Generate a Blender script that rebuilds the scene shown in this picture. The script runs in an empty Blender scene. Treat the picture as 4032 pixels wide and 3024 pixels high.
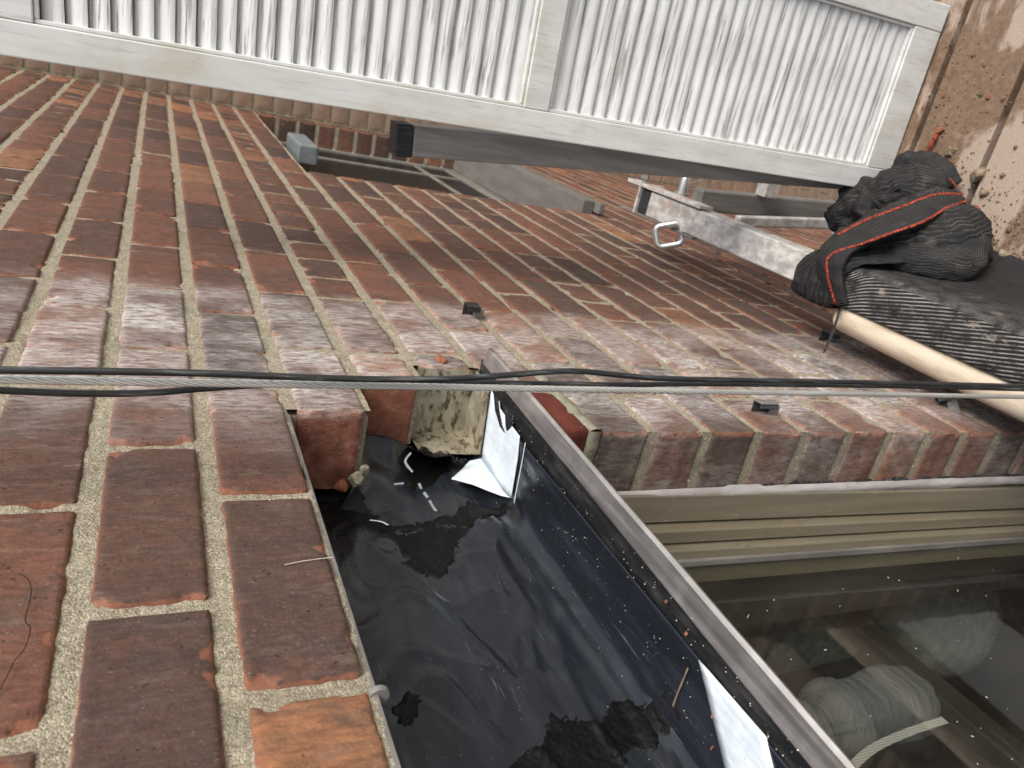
import bpy, bmesh, math, random
import numpy as np
from mathutils import Vector, Matrix, noise as mnoise

# ------------------------------------------------------------------ camera
S = bpy.context.scene
COL = S.collection
F_PX, W_PX, H_PX = 2977.5, 4032.0, 3024.0
R = np.array([[-0.384995, -0.206973, -0.899411],
              [-0.418221, 0.907853, -0.029895],
              [0.822721, 0.364643, -0.436079]])      # rows: image right, image down, forward
CAM = np.array([-0.500802, -0.336327, 0.129221])
P = 0.0813            # brick course
XC = 0.1362           # window jamb corner
ZG = -3 * P           # lintel / flashing level

cd = bpy.data.cameras.new("camera")
cam = bpy.data.objects.new("camera", cd)
COL.objects.link(cam)
cd.sensor_fit = 'HORIZONTAL'
cd.sensor_width = 36.0
cd.lens = F_PX / W_PX * 36.0
cd.clip_start = 0.01
cd.clip_end = 6000
cam.matrix_world = Matrix(((R[0][0], -R[1][0], -R[2][0], CAM[0]),
                           (R[0][1], -R[1][1], -R[2][1], CAM[1]),
                           (R[0][2], -R[1][2], -R[2][2], CAM[2]),
                           (0, 0, 0, 1)))
cd.dof.use_dof = True
cd.dof.focus_distance = 0.70
cd.dof.aperture_fstop = 14.0
S.camera = cam

# ------------------------------------------------------------------ light
SUN_DIR = Vector((-0.26, -0.64, 0.75)).normalized()
world = bpy.data.worlds.new("World")
S.world = world
world.use_nodes = True
wn = world.node_tree
bg = wn.nodes["Background"]
sky = wn.nodes.new("ShaderNodeTexSky")
sky.sky_type = 'NISHITA'
sky.sun_disc = False
sky.sun_elevation = math.asin(SUN_DIR.z)
sky.sun_rotation = math.atan2(SUN_DIR.x, SUN_DIR.y)
sky.air_density = 1.6
sky.dust_density = 4.0
sky.ozone_density = 1.0
wn.links.new(sky.outputs[0], bg.inputs[0])
bg.inputs[1].default_value = 0.10
sd = bpy.data.lights.new("sun", 'SUN')
sun = bpy.data.objects.new("sun", sd)
COL.objects.link(sun)
sd.energy = 1.5
sd.angle = math.radians(28)
sd.color = (1.0, 0.985, 0.965)
sun.rotation_euler = SUN_DIR.to_track_quat('Z', 'Y').to_euler()
sun.location = (-2, -3, 4)
S.view_settings.view_transform = 'Standard'
S.view_settings.look = 'None'
S.view_settings.exposure = 0.9
S.view_settings.gamma = 1.0
S.view_settings.use_curve_mapping = False


# ------------------------------------------------------------------ pixel helpers (a pixel gives a direction, a surface gives the distance)
def ray(x, y):
    return R.T @ np.array([(x - W_PX / 2) / F_PX, (y - H_PX / 2) / F_PX, 1.0])


def onX(x, y, X):
    d = ray(x, y)
    return Vector(CAM + (X - CAM[0]) / d[0] * d)


def onY(x, y, Y):
    d = ray(x, y)
    return Vector(CAM + (Y - CAM[1]) / d[1] * d)


def onZ(x, y, Z):
    d = ray(x, y)
    return Vector(CAM + (Z - CAM[2]) / d[2] * d)


def proj(p):
    v = R @ (np.array(p, float) - CAM)
    if v[2] < 0.02:
        return None
    return W_PX / 2 + F_PX * v[0] / v[2], H_PX / 2 + F_PX * v[1] / v[2], v[2]


# ------------------------------------------------------------------ object helpers
def tag(o, label=None, cat=None, group=None, kind=None):
    if label: o["label"] = label
    if cat: o["category"] = cat
    if group: o["group"] = group
    if kind: o["kind"] = kind
    return o


def empty(name, loc=(0, 0, 0), label=None, cat=None, group=None, parent=None):
    o = bpy.data.objects.new(name, None)
    o.empty_display_size = 0.05
    COL.objects.link(o)
    o.location = loc
    if parent: o.parent = parent
    return tag(o, label, cat, group)


def link(name, me, mat, parent=None, smooth=False):
    if mat is not None:
        me.materials.clear()
        for m in (mat if isinstance(mat, (list, tuple)) else [mat]):
            me.materials.append(m)
    if smooth:
        me.polygons.foreach_set("use_smooth", [True] * len(me.polygons))
    o = bpy.data.objects.new(name, me)
    COL.objects.link(o)
    if parent:
        o.parent = parent
        o.matrix_parent_inverse = parent.matrix_basis.inverted()
    return o


def mesh(name, verts, faces):
    me = bpy.data.meshes.new(name)
    me.from_pydata([tuple(v) for v in verts], [], faces)
    me.update()
    return me


class MB:
    """collects shapes into one mesh"""
    def __init__(s):
        s.v = []
        s.f = []

    def add(s, vs, fs):
        n = len(s.v)
        s.v += [tuple(v) for v in vs]
        s.f += [tuple(i + n for i in f) for f in fs]
        return s

    def box(s, x0, x1, y0, y1, z0, z1, M=None):
        vs = [Vector(p) for p in ((x0, y0, z0), (x1, y0, z0), (x1, y1, z0), (x0, y1, z0),
                                  (x0, y0, z1), (x1, y0, z1), (x1, y1, z1), (x0, y1, z1))]
        if M: vs = [M @ v for v in vs]
        return s.add(vs, [(0, 3, 2, 1), (4, 5, 6, 7), (0, 1, 5, 4), (1, 2, 6, 5), (2, 3, 7, 6), (3, 0, 4, 7)])

    def beam(s, a, b, w, h, up=(0, 0, 1)):
        a = Vector(a); b = Vector(b)
        d = (b - a).normalized()
        sx = d.cross(Vector(up)).normalized()
        sy = sx.cross(d).normalized()
        vs = [p + sx * (i * w / 2) + sy * (j * h / 2) for p in (a, b) for i, j in ((-1, -1), (1, -1), (1, 1), (-1, 1))]
        return s.add(vs, [(3, 2, 1, 0), (4, 5, 6, 7), (0, 1, 5, 4), (1, 2, 6, 5), (2, 3, 7, 6), (3, 0, 4, 7)])

    def tube(s, pts, rad, n=8, caps=True, flat=1.0, seed=None, wr=0.0, upv=(0, 0, 1)):
        pts = [Vector(p) for p in pts]
        m = len(pts)
        rads = rad if isinstance(rad, (list, tuple)) else [rad] * m
        rows = []
        prev = None
        for i, p in enumerate(pts):
            t = (pts[min(i + 1, m - 1)] - pts[max(i - 1, 0)]).normalized()
            if prev is None:
                a = t.cross(Vector(upv))
                if a.length < 1e-4: a = t.cross(Vector((1, 0, 0)))
            else:
                a = prev - t * prev.dot(t)
            a.normalize()
            prev = a
            b = t.cross(a)
            row = []
            for j in range(n):
                th = 2 * math.pi * j / n
                r = rads[i]
                if wr:
                    r *= 1 + wr * mnoise.noise(Vector((math.cos(th) * 2.5 + (seed or 0), math.sin(th) * 2.5, i * 0.12)))\
                         + wr * 0.6 * mnoise.noise(Vector((math.cos(th) * 7 + (seed or 0), math.sin(th) * 7, i * 0.3)))
                row.append(p + a * (math.cos(th) * r) + b * (math.sin(th) * r * flat))
            rows.append(row)
        vs = [v for r_ in rows for v in r_]
        fs = []
        for i in range(m - 1):
            for j in range(n):
                k = (j + 1) % n
                fs.append((i * n + j, (i + 1) * n + j, (i + 1) * n + k, i * n + k))
        if caps:
            fs.append(tuple(range(n)))
            fs.append(tuple(reversed(range((m - 1) * n, m * n))))
        return s.add(vs, fs)

    def build(s, name, mat, parent=None, smooth=False, bevel=0.0, seg=2):
        o = link(name, mesh(name, s.v, s.f), mat, parent, smooth)
        if bevel:
            m = o.modifiers.new("bevel", 'BEVEL')
            m.width = bevel
            m.segments = seg
            m.limit_method = 'ANGLE'
            m.angle_limit = math.radians(40)
        return o


def autosmooth(o, ang=35):
    me = o.data
    me.polygons.foreach_set("use_smooth", [True] * len(me.polygons))
    try:
        me.set_sharp_from_angle(angle=math.radians(ang))
    except Exception:
        pass
    return o


def spline(pts, n=10):
    pts = [Vector(p) for p in pts]
    out = []
    for i in range(len(pts) - 1):
        p0 = pts[max(i - 1, 0)]; p1 = pts[i]; p2 = pts[i + 1]; p3 = pts[min(i + 2, len(pts) - 1)]
        for k in range(n):
            t = k / n
            out.append(0.5 * ((2 * p1) + (p2 - p0) * t + (2 * p0 - 5 * p1 + 4 * p2 - p3) * t * t + (3 * p1 - p0 - 3 * p2 + p3) * t ** 3))
    out.append(pts[-1])
    return out


def nz(x, y, z=0.0):
    return mnoise.noise(Vector((x, y, z)))


# ------------------------------------------------------------------ material helpers
class M:
    def __init__(s, name, rough=0.6, metal=0.0, spec=0.5):
        s.m = bpy.data.materials.new(name)
        s.m.use_nodes = True
        s.t = s.m.node_tree
        s.b = s.t.nodes["Principled BSDF"]
        s.b.inputs["Roughness"].default_value = rough
        s.b.inputs["Metallic"].default_value = metal
        s.b.inputs["Specular IOR Level"].default_value = spec
        s.h = None

    def n(s, typ, **kw):
        o = s.t.nodes.new(typ)
        for k, v in kw.items():
            setattr(o, k, v)
        return o

    def put(s, sock, v):
        if hasattr(v, "is_output") or isinstance(v, bpy.types.NodeSocket):
            s.t.links.new(v, sock)
        else:
            if isinstance(v, (tuple, list)) and len(v) == 3 and sock.type == 'RGBA':
                v = (*v, 1)
            sock.default_value = v

    def pos(s, scale=(1, 1, 1), off=(0, 0, 0), rot=(0, 0, 0), obj=False):
        src = s.n("ShaderNodeTexCoord").outputs["Object"] if obj else s.n("ShaderNodeNewGeometry").outputs["Position"]
        mp = s.n("ShaderNodeMapping")
        s.t.links.new(src, mp.inputs[0])
        mp.inputs[1].default_value = off
        mp.inputs[2].default_value = rot
        mp.inputs[3].default_value = scale
        return mp.outputs[0]

    def noise(s, vec, scale=10, detail=4, rough=0.55, dist=0.0):
        o = s.n("ShaderNodeTexNoise")
        s.put(o.inputs["Vector"], vec)
        o.inputs["Scale"].default_value = scale
        o.inputs["Detail"].default_value = detail
        o.inputs["Roughness"].default_value = rough
        o.inputs["Distortion"].default_value = dist
        return o.outputs["Fac"]

    def voro(s, vec, scale=100, feature='F1', out="Distance"):
        o = s.n("ShaderNodeTexVoronoi", feature=feature)
        s.put(o.inputs["Vector"], vec)
        o.inputs["Scale"].default_value = scale
        return o.outputs[out]

    def ramp(s, fac, stops, interp='LINEAR'):
        o = s.n("ShaderNodeValToRGB")
        s.put(o.inputs[0], fac)
        cr = o.color_ramp
        cr.interpolation = interp
        while len(cr.elements) < len(stops):
            cr.elements.new(0.5)
        for e, (p, c) in zip(cr.elements, stops):
            e.position = p
            if not isinstance(c, (tuple, list)): c = (c, c, c)
            e.color = (*c[:3], 1)
        return o.outputs[0]

    def step(s, fac, a, b, lo=0.0, hi=1.0):
        o = s.n("ShaderNodeMapRange", interpolation_type='SMOOTHSTEP')
        s.put(o.inputs["Value"], fac)
        for k, v in (("From Min", a), ("From Max", b), ("To Min", lo), ("To Max", hi)):
            o.inputs[k].default_value = v
        return o.outputs[0]

    def math(s, op, a, b=0.0, clamp=False):
        o = s.n("ShaderNodeMath", operation=op, use_clamp=clamp)
        s.put(o.inputs[0], a)
        s.put(o.inputs[1], b)
        return o.outputs[0]

    def mix(s, fac, a, b, blend='MIX'):
        o = s.n("ShaderNodeMix", data_type='RGBA', blend_type=blend)
        s.put(o.inputs[0], fac)
        s.put(o.inputs[6], a)
        s.put(o.inputs[7], b)
        return o.outputs[2]

    def sep(s, vec):
        o = s.n("ShaderNodeSeparateXYZ")
        s.put(o.inputs[0], vec)
        return o.outputs

    def attr(s, name, typ='GEOMETRY'):
        o = s.n("ShaderNodeAttribute", attribute_name=name, attribute_type=typ)
        return o

    def color(s, v):
        s.put(s.b.inputs["Base Color"], v)
        return s

    def rough(s, v):
        s.put(s.b.inputs["Roughness"], v)
        return s

    def bump(s, h, dist=0.001, strength=1.0):
        o = s.n("ShaderNodeBump")
        o.inputs["Strength"].default_value = strength
        o.inputs["Distance"].default_value = dist
        s.put(o.inputs["Height"], h)
        if s.h is not None:
            s.t.links.new(s.h, o.inputs["Normal"])
        s.h = o.outputs[0]
        s.t.links.new(s.h, s.b.inputs["Normal"])
        return s


def brick_mat(name, island=False, pale=0.0, chalk=True):
    m = M(name, rough=0.85, spec=0.25)
    g = m.pos()
    if island:
        tone = m.n("ShaderNodeNewGeometry").outputs["Random Per Island"]
    else:
        tone = m.sep(m.n("ShaderNodeObjectInfo").outputs["Color"])[0]
    base = m.ramp(tone, [(0.0, (0.062, 0.042, 0.036)), (0.2, (0.098, 0.058, 0.045)), (0.45, (0.140, 0.068, 0.048)),
                         (0.7, (0.190, 0.084, 0.056)), (0.86, (0.235, 0.112, 0.066)), (0.92, (0.27, 0.135, 0.074)), (1.0, (0.34, 0.150, 0.070))])
    # kiln bands across the brick, soft blotches
    bands = m.noise(m.pos((26, 20, 5)), 1.0, 4, 0.6, 0.6)
    base = m.mix(m.step(bands, 0.46, 0.66, 0, 0.75), base, m.mix(0.5, base, (0.052, 0.042, 0.042)))
    blot = m.noise(g, 34, 5, 0.62)
    base = m.mix(m.step(blot, 0.50, 0.74, 0, 0.42), base, (0.20, 0.088, 0.062))
    base = m.mix(m.step(m.noise(g, 19, 5, 0.62, 0.5), 0.50, 0.68, 0, 0.65), base, (0.088, 0.064, 0.055))
    base = m.mix(m.step(m.noise(m.pos((60, 50, 14), off=(9, 1, 4)), 1.0, 5, 0.66), 0.52, 0.70, 0, 0.40), base, (0.21, 0.155, 0.13))
    fine = m.noise(m.pos((260, 200, 70)), 1.0, 4, 0.7)
    base = m.mix(m.step(fine, 0.35, 0.66, 0.0, 1.0), m.mix(0.42, base, (0.03, 0.02, 0.018)), base)
    base = m.mix(m.step(m.noise(m.pos((480, 420, 300), off=(2, 3, 4)), 1.0, 3, 0.7), 0.60, 0.70, 0, 0.35), base, (0.30, 0.22, 0.18))
    pit = m.math('MULTIPLY', m.step(m.voro(m.pos((1, 1, 0.7)), 190), 0.24, 0.12), m.step(m.noise(g, 48, 3), 0.52, 0.62))
    base = m.mix(m.math('MULTIPLY', pit, 0.7), base, (0.028, 0.02, 0.018))
    # bare clay where the arris is rubbed or chipped
    rim = m.attr("rim").outputs["Fac"]
    rn = m.noise(g, 95, 4, 0.65)
    rimf = m.step(m.math('ADD', m.math('MULTIPLY', rim, 0.55), m.math('MULTIPLY', rn, 0.75)), 0.66, 0.90, 0, 0.75)
    base = m.mix(rimf, base, (0.255, 0.105, 0.062))
    # chalky film left where the shutter used to hang
    if chalk:
        x = m.sep(g)[0]
        wob = m.math('MULTIPLY', m.math('SUBTRACT', m.noise(g, 9, 3, 0.6), 0.5), 0.16)
        xx = m.math('ADD', x, wob)
        win = m.math('MULTIPLY', m.step(xx, 0.07, 0.24), m.step(xx, 0.58, 0.48))
        st = m.noise(m.pos((210, 170, 52)), 1.0, 6, 0.70)
        cl = m.noise(m.pos((16, 16, 9)), 1.0, 4, 0.6)
        f = m.math('MULTIPLY', win, m.math('MULTIPLY', m.step(st, 0.32, 0.68, 0.12, 1.0), m.step(cl, 0.30, 0.64, 0.12, 0.95)))
        if not island:
            raw = m.math('MULTIPLY', m.sep(m.n('ShaderNodeObjectInfo').outputs['Color'])[1], m.attr('side').outputs['Fac'])
            base = m.mix(m.math('MULTIPLY', raw, 0.85), base, m.ramp(m.noise(g, 60, 5, 0.65), [(0.3, (0.12, 0.045, 0.032)), (0.55, (0.22, 0.085, 0.058)), (0.75, (0.34, 0.20, 0.16))]))
            f = m.math('MULTIPLY', f, m.math('SUBTRACT', 1.0, raw))
            f = m.math('MULTIPLY', f, m.sep(m.n('ShaderNodeObjectInfo').outputs['Color'])[2], True)
        base = m.mix(f, base, (0.52, 0.495, 0.485))
        # loose lime bloom anywhere
        lb = m.noise(m.pos((70, 60, 22), off=(3, 7, 1)), 1.0, 6, 0.7)
        lm = m.noise(g, 6, 2)
        base = m.mix(m.math('MULTIPLY', m.step(lb, 0.58, 0.74, 0, 0.6), m.step(lm, 0.45, 0.62)), base, (0.42, 0.35, 0.30))
    if pale:
        base = m.mix(pale, base, (0.36, 0.27, 0.20))
    m.color(base)
    m.bump(m.math('SUBTRACT', 1.0, pit), 0.0012, 0.7)
    m.bump(m.noise(g, 42, 5, 0.6), 0.0032, 0.8)
    m.bump(m.noise(m.pos((420, 400, 240)), 1.0, 4, 0.7), 0.0009, 0.8)
    return m.m


def mortar_mat(name, fresh=False):
    m = M(name, rough=0.95, spec=0.15)
    g = m.pos()
    c = m.ramp(m.noise(g, 60, 5, 0.65), [(0.3, (0.17, 0.145, 0.102)), (0.55, (0.285, 0.248, 0.18)), (0.75, (0.37, 0.328, 0.248))])
    if fresh:
        c = m.ramp(m.noise(g, 60, 5, 0.65), [(0.3, (0.16, 0.155, 0.12)), (0.6, (0.27, 0.26, 0.2)), (0.8, (0.33, 0.31, 0.25))])
    grains = m.n("ShaderNodeTexVoronoi")
    m.put(grains.inputs["Vector"], g)
    grains.inputs["Scale"].default_value = 820
    gcol = m.ramp(m.sep(grains.outputs["Color"])[0], [(0.0, (0.10, 0.085, 0.06)), (0.25, (0.24, 0.215, 0.16)), (0.6, (0.36, 0.325, 0.255)), (0.86, (0.50, 0.465, 0.375)), (0.97, (0.62, 0.59, 0.51))])
    c = m.mix(0.5 if not fresh else 0.15, c, gcol)
    big = m.n("ShaderNodeTexVoronoi")
    m.put(big.inputs["Vector"], g)
    big.inputs["Scale"].default_value = 170
    peb = m.math('MULTIPLY', m.step(big.outputs["Distance"], 0.34, 0.24), m.step(m.sep(big.outputs["Color"])[1], 0.90, 0.93))
    c = m.mix(peb, c, m.ramp(m.sep(big.outputs["Color"])[2], [(0, (0.5, 0.33, 0.12)), (0.4, (0.66, 0.58, 0.42)), (1, (0.75, 0.72, 0.66))]))
    c = m.mix(m.step(m.noise(g, 14, 3), 0.5, 0.72, 0, 0.4), c, (0.19, 0.17, 0.13))
    m.color(c)
    m.bump(m.noise(g, 150, 5, 0.7), 0.0015, 0.7)
    m.bump(m.math('SUBTRACT', 1.0, grains.outputs["Distance"]), 0.0008, 0.8)
    m.bump(peb, 0.001, 0.8)
    return m.m


MAT = {}
MAT['brick'] = brick_mat('weathered_brick')
MAT['brick_isl'] = brick_mat('weathered_brick_far', island=True)
MAT['brick_pale'] = brick_mat('pale_brick', pale=0.55, chalk=False)
MAT['brick_pale_isl'] = brick_mat('pale_brick_far', island=True, pale=0.55, chalk=False)
MAT['mortar'] = mortar_mat('sandy_mortar')
MAT['mortar_fresh'] = mortar_mat('fresh_mortar', fresh=True)

m = M('new_red_brick', rough=0.8, spec=0.3)
g = m.pos()
c = m.ramp(m.noise(m.pos((14, 20, 60)), 1.0, 4), [(0.3, (0.055, 0.014, 0.011)), (0.55, (0.12, 0.026, 0.018)), (0.8, (0.155, 0.045, 0.028))])
c = m.mix(m.math('MULTIPLY', m.step(m.noise(m.pos((320, 200, 60)), 1.0, 5), 0.62, 0.68, 0, 0.55), m.step(m.noise(g, 30, 2), 0.52, 0.62)), c, (0.45, 0.36, 0.33))
m.color(c)
m.bump(m.noise(g, 300, 4), 0.0006, 0.7)
MAT['newbrick'] = m.m

m = M('clay_rubble', rough=0.95, spec=0.2)
g = m.pos()
tone = m.n("ShaderNodeNewGeometry").outputs["Random Per Island"]
m.color(m.mix(m.step(m.noise(g, 140, 4), 0.35, 0.7), m.ramp(tone, [(0, (0.15, 0.11, 0.075)), (0.55, (0.20, 0.155, 0.11)), (0.85, (0.27, 0.225, 0.165)), (0.95, (0.24, 0.085, 0.05)), (1, (0.24, 0.085, 0.05))], 'CONSTANT'),
              (0.14, 0.10, 0.065)))
m.bump(m.noise(g, 260, 5), 0.001, 0.9)
MAT['rubble'] = m.m

m = M('orange_clay', rough=0.95, spec=0.2)
m.color(m.ramp(m.noise(m.pos(), 90, 5), [(0.3, (0.17, 0.065, 0.038)), (0.7, (0.32, 0.13, 0.075))]))
m.bump(m.noise(m.pos(), 200, 5), 0.001, 0.9)
MAT['clay'] = m.m

m = M('black_membrane', rough=0.3, spec=0.5)
g = m.pos()
c = m.mix(m.step(m.noise(m.pos((8, 60, 60)), 1.0, 4), 0.4, 0.75), (0.011, 0.013, 0.018), (0.022, 0.026, 0.035))
dust = m.math('MULTIPLY', m.step(m.voro(g, 330), 0.13, 0.08), m.step(m.noise(g, 40, 3), 0.56, 0.70))
scr = m.math('MULTIPLY', m.step(m.noise(m.pos((22, 500, 500), rot=(0, 0, 0.06)), 1.0, 4), 0.63, 0.7, 0, 0.35), m.step(m.noise(g, 18, 2), 0.48, 0.6))
c = m.mix(scr, c, (0.16, 0.17, 0.19))
c = m.mix(m.math('MULTIPLY', dust, 0.8), c, (0.5, 0.5, 0.48))
m.color(c)
m.rough(m.ramp(m.noise(g, 26, 5), [(0.3, 0.13), (0.7, 0.34)]))
m.bump(m.noise(m.pos((10, 40, 40)), 1.0, 3), 0.006, 0.25)
m.bump(m.noise(g, 600, 3), 0.0003, 0.4)
MAT['membrane'] = m.m

m = M('white_membrane', rough=0.38, spec=0.5)
g = m.pos()
c = m.mix(m.step(m.noise(m.pos((60, 25, 25)), 1.0, 4), 0.35, 0.7), (0.58, 0.66, 0.74), (0.70, 0.76, 0.81))
c = m.mix(m.step(m.noise(m.pos((420, 300, 300)), 1.0, 3), 0.70, 0.73, 0, 0.7), c, (0.12, 0.12, 0.12))
m.color(c)
m.bump(m.noise(m.pos((30, 90, 90)), 1.0, 3), 0.003, 0.5)
MAT['whitemem'] = m.m

m = M('black_mastic', rough=0.4, spec=0.2)
g = m.pos()
m.color(m.mix(m.step(m.noise(g, 160, 6, 0.75), 0.66, 0.80, 0, 0.6), (0.0035, 0.0033, 0.0034), (0.05, 0.048, 0.046)))
m.bump(m.noise(m.pos((120, 260, 260)), 1.0, 6, 0.75), 0.0012, 0.8)
MAT['mastic'] = m.m

m = M('stainless', rough=0.34, metal=0.9)
g = m.pos()
m.color(m.mix(m.step(m.noise(g, 30, 4), 0.4, 0.7), (0.50, 0.465, 0.44), (0.68, 0.64, 0.61)))
m.rough(m.ramp(m.noise(m.pos((6, 200, 200)), 1.0, 4), [(0.3, 0.30), (0.7, 0.5)]))
m.bump(m.noise(m.pos((12, 50, 50)), 1.0, 3), 0.0015, 0.4)
MAT['steel'] = m.m

m = M('dark_flange', rough=0.42, metal=0.3)  # near-black base imitates the dark surroundings mirrored in the metal; specks are dust
g = m.pos()
dust = m.math('MULTIPLY', m.step(m.voro(g, 260), 0.2, 0.1), m.step(m.noise(g, 50, 3), 0.56, 0.68))
m.color(m.mix(dust, m.mix(m.step(m.noise(m.pos((20, 80, 80)), 1.0, 5), 0.45, 0.7), (0.018, 0.018, 0.02), (0.055, 0.053, 0.053)), (0.55, 0.53, 0.48)))
m.bump(m.noise(g, 300, 4), 0.0004, 0.5)
MAT['flange'] = m.m

m = M('dirty_tan_steel', rough=0.5, metal=0.35)
g = m.pos()
c = m.mix(m.step(m.noise(g, 38, 5), 0.35, 0.65), (0.27, 0.245, 0.185), (0.42, 0.385, 0.30))
c = m.mix(m.step(m.noise(m.pos((70, 34, 90)), 1.0, 6, 0.68), 0.50, 0.60, 0, 0.92), c, (0.075, 0.05, 0.026))
c = m.mix(m.step(m.noise(m.pos((50, 30, 60), off=(4, 2, 9)), 1.0, 6, 0.7), 0.64, 0.70, 0, 0.75), c, (0.72, 0.67, 0.55))
m.color(c)
m.bump(m.noise(g, 120, 5), 0.001, 0.6)
MAT['tansteel'] = m.m

m = M('tan_aluminium', rough=0.42, metal=0.0, spec=0.5)
g = m.pos()
c = m.mix(m.step(m.noise(m.pos((30, 60, 5)), 1.0, 4), 0.35, 0.7), (0.165, 0.142, 0.101), (0.205, 0.178, 0.13))
c = m.mix(m.step(m.noise(m.pos((300, 300, 90)), 1.0, 4), 0.68, 0.72, 0, 0.6), c, (0.45, 0.42, 0.36))
c = m.mix(m.math('MULTIPLY', m.step(m.noise(m.pos((240, 240, 120), off=(5, 5, 5)), 1.0, 4), 0.62, 0.7), m.step(m.noise(m.pos((20, 90, 4)), 1.0, 3), 0.5, 0.6)), c, (0.07, 0.06, 0.045))
m.color(c)
m.bump(m.noise(g, 500, 3), 0.0002, 0.4)
MAT['tan'] = m.m

m = M('grey_sealant', rough=0.55, spec=0.4)
g = m.pos()
c = m.mix(m.step(m.noise(m.pos((30, 30, 14)), 1.0, 4), 0.35, 0.7), (0.33, 0.30, 0.30), (0.46, 0.435, 0.44))
m.color(m.mix(m.step(m.noise(g, 60, 6, 0.7), 0.64, 0.70, 0, 0.75), c, (0.09, 0.08, 0.08)))
m.bump(m.noise(m.pos((60, 60, 20)), 1.0, 4), 0.003, 0.6)
MAT['sealant'] = m.m

m = M('dark_old_sealant', rough=0.8, spec=0.3)
m.color(m.mix(m.step(m.noise(m.pos(), 120, 5), 0.45, 0.7), (0.022, 0.024, 0.028), (0.10, 0.10, 0.10)))
m.bump(m.noise(m.pos(), 200, 5), 0.002, 0.9)
MAT['oldseal'] = m.m

# window glass: clear body with dust and streaks on its face
m = M('dusty_glass', rough=0.03, spec=0.5)
m.b.inputs["Transmission Weight"].default_value = 0.0
g = m.pos()
tr = m.n("ShaderNodeBsdfTransparent")
tr.inputs[0].default_value = (0.92, 0.93, 0.90, 1)
gl = m.n("ShaderNodeBsdfGlossy")
gl.inputs["Roughness"].default_value = 0.04
gl.inputs["Color"].default_value = (0.9, 0.9, 0.9, 1)
fr = m.n("ShaderNodeFresnel")
fr.inputs[0].default_value = 1.45
mx = m.n("ShaderNodeMixShader")
m.put(mx.inputs[0], m.math('MULTIPLY', fr.outputs[0], m.math('SUBTRACT', 1.0, m.n('ShaderNodeNewGeometry').outputs['Backfacing'])))
m.t.links.new(tr.outputs[0], mx.inputs[1])
m.t.links.new(gl.outputs[0], mx.inputs[2])
df = m.n("ShaderNodeBsdfDiffuse")
df.inputs[0].default_value = (0.20, 0.185, 0.165, 1)
film = m.step(m.noise(m.pos((18, 18, 6)), 1.0, 5, 0.65), 0.3, 0.75, 0.005, 0.05)
spk = m.math('MULTIPLY', m.step(m.noise(m.pos((330, 330, 150)), 1.0, 3), 0.73, 0.77), 0.35)
mx2 = m.n("ShaderNodeMixShader")
m.put(mx2.inputs[0], m.math('ADD', film, spk, True))
m.t.links.new(mx.outputs[0], mx2.inputs[1])
m.t.links.new(df.outputs[0], mx2.inputs[2])
m.t.links.new(mx2.outputs[0], m.t.nodes["Material Output"].inputs[0])
MAT['glass'] = m.m

m = M('weathered_white_paint', rough=0.62, spec=0.3)
g = m.pos(obj=True)
c = m.mix(m.step(m.noise(g, 7, 4), 0.3, 0.7), (0.66, 0.675, 0.675), (0.77, 0.785, 0.79))
# object axes: local Y runs along the slat, Z up
gr = m.noise(m.pos((330, 7, 260)), 1.0, 5, 0.68, 0.5)
c = m.mix(m.math('MULTIPLY', m.step(gr, 0.50, 0.62, 0, 0.9), m.step(m.noise(m.pos((5, 9, 30)), 1.0, 4, 0.6), 0.36, 0.62, 0.1, 1.0)), c, (0.25, 0.245, 0.225))
c = m.mix(m.step(m.noise(m.pos((60, 14, 60), off=(2, 2, 2)), 1.0, 5, 0.7), 0.60, 0.72, 0, 0.4), c, (0.33, 0.31, 0.24))
m.color(c)
m.bump(gr, 0.0012, 0.5)
MAT['slat'] = m.m

m = M('white_paint_frame', rough=0.6, spec=0.3)
g = m.pos()
c = m.mix(m.step(m.noise(m.pos((10, 30, 5)), 1.0, 4), 0.3, 0.7), (0.62, 0.632, 0.62), (0.73, 0.742, 0.74))
c = m.mix(m.step(m.noise(m.pos((260, 220, 14)), 1.0, 5, 0.65), 0.52, 0.68, 0, 0.42), c, (0.38, 0.385, 0.375))
c = m.mix(m.step(m.noise(g, 9, 4), 0.5, 0.72, 0, 0.45), c, (0.50, 0.46, 0.34))
c = m.mix(m.step(m.noise(g, 260, 4), 0.70, 0.74, 0, 0.6), c, (0.14, 0.13, 0.11))
m.color(c)
m.bump(m.noise(m.pos((200, 160, 14)), 1.0, 5), 0.0006, 0.5)
MAT['frame'] = m.m

m = M('grimy_edge', rough=0.8, spec=0.2)
m.color(m.mix(m.step(m.noise(m.pos((90, 90, 30)), 1.0, 6, 0.7), 0.42, 0.62), (0.09, 0.085, 0.075), (0.5, 0.485, 0.44)))
MAT['grime'] = m.m

m = M('dark_back', rough=0.9, spec=0.1)
m.color((0.03, 0.03, 0.028))
MAT['dark'] = m.m

m = M('galvanised_tube', rough=0.5, metal=0.15)
g = m.pos()
c = m.mix(m.step(m.noise(m.pos((26, 40, 40)), 1.0, 6, 0.68), 0.36, 0.66), (0.34, 0.33, 0.315), (0.66, 0.645, 0.62))
c = m.mix(m.math('MULTIPLY', m.step(m.noise(g, 40, 5, 0.65), 0.5, 0.68), m.step(m.sep(g)[0], 0.75, 1.05)), c, (0.48, 0.32, 0.22))
c = m.mix(m.step(m.noise(g, 60, 5, 0.7), 0.68, 0.73, 0, 0.9), c, (0.035, 0.035, 0.035))
m.color(c)
m.bump(m.noise(g, 150, 5), 0.0008, 0.6)
MAT['galv'] = m.m

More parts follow.
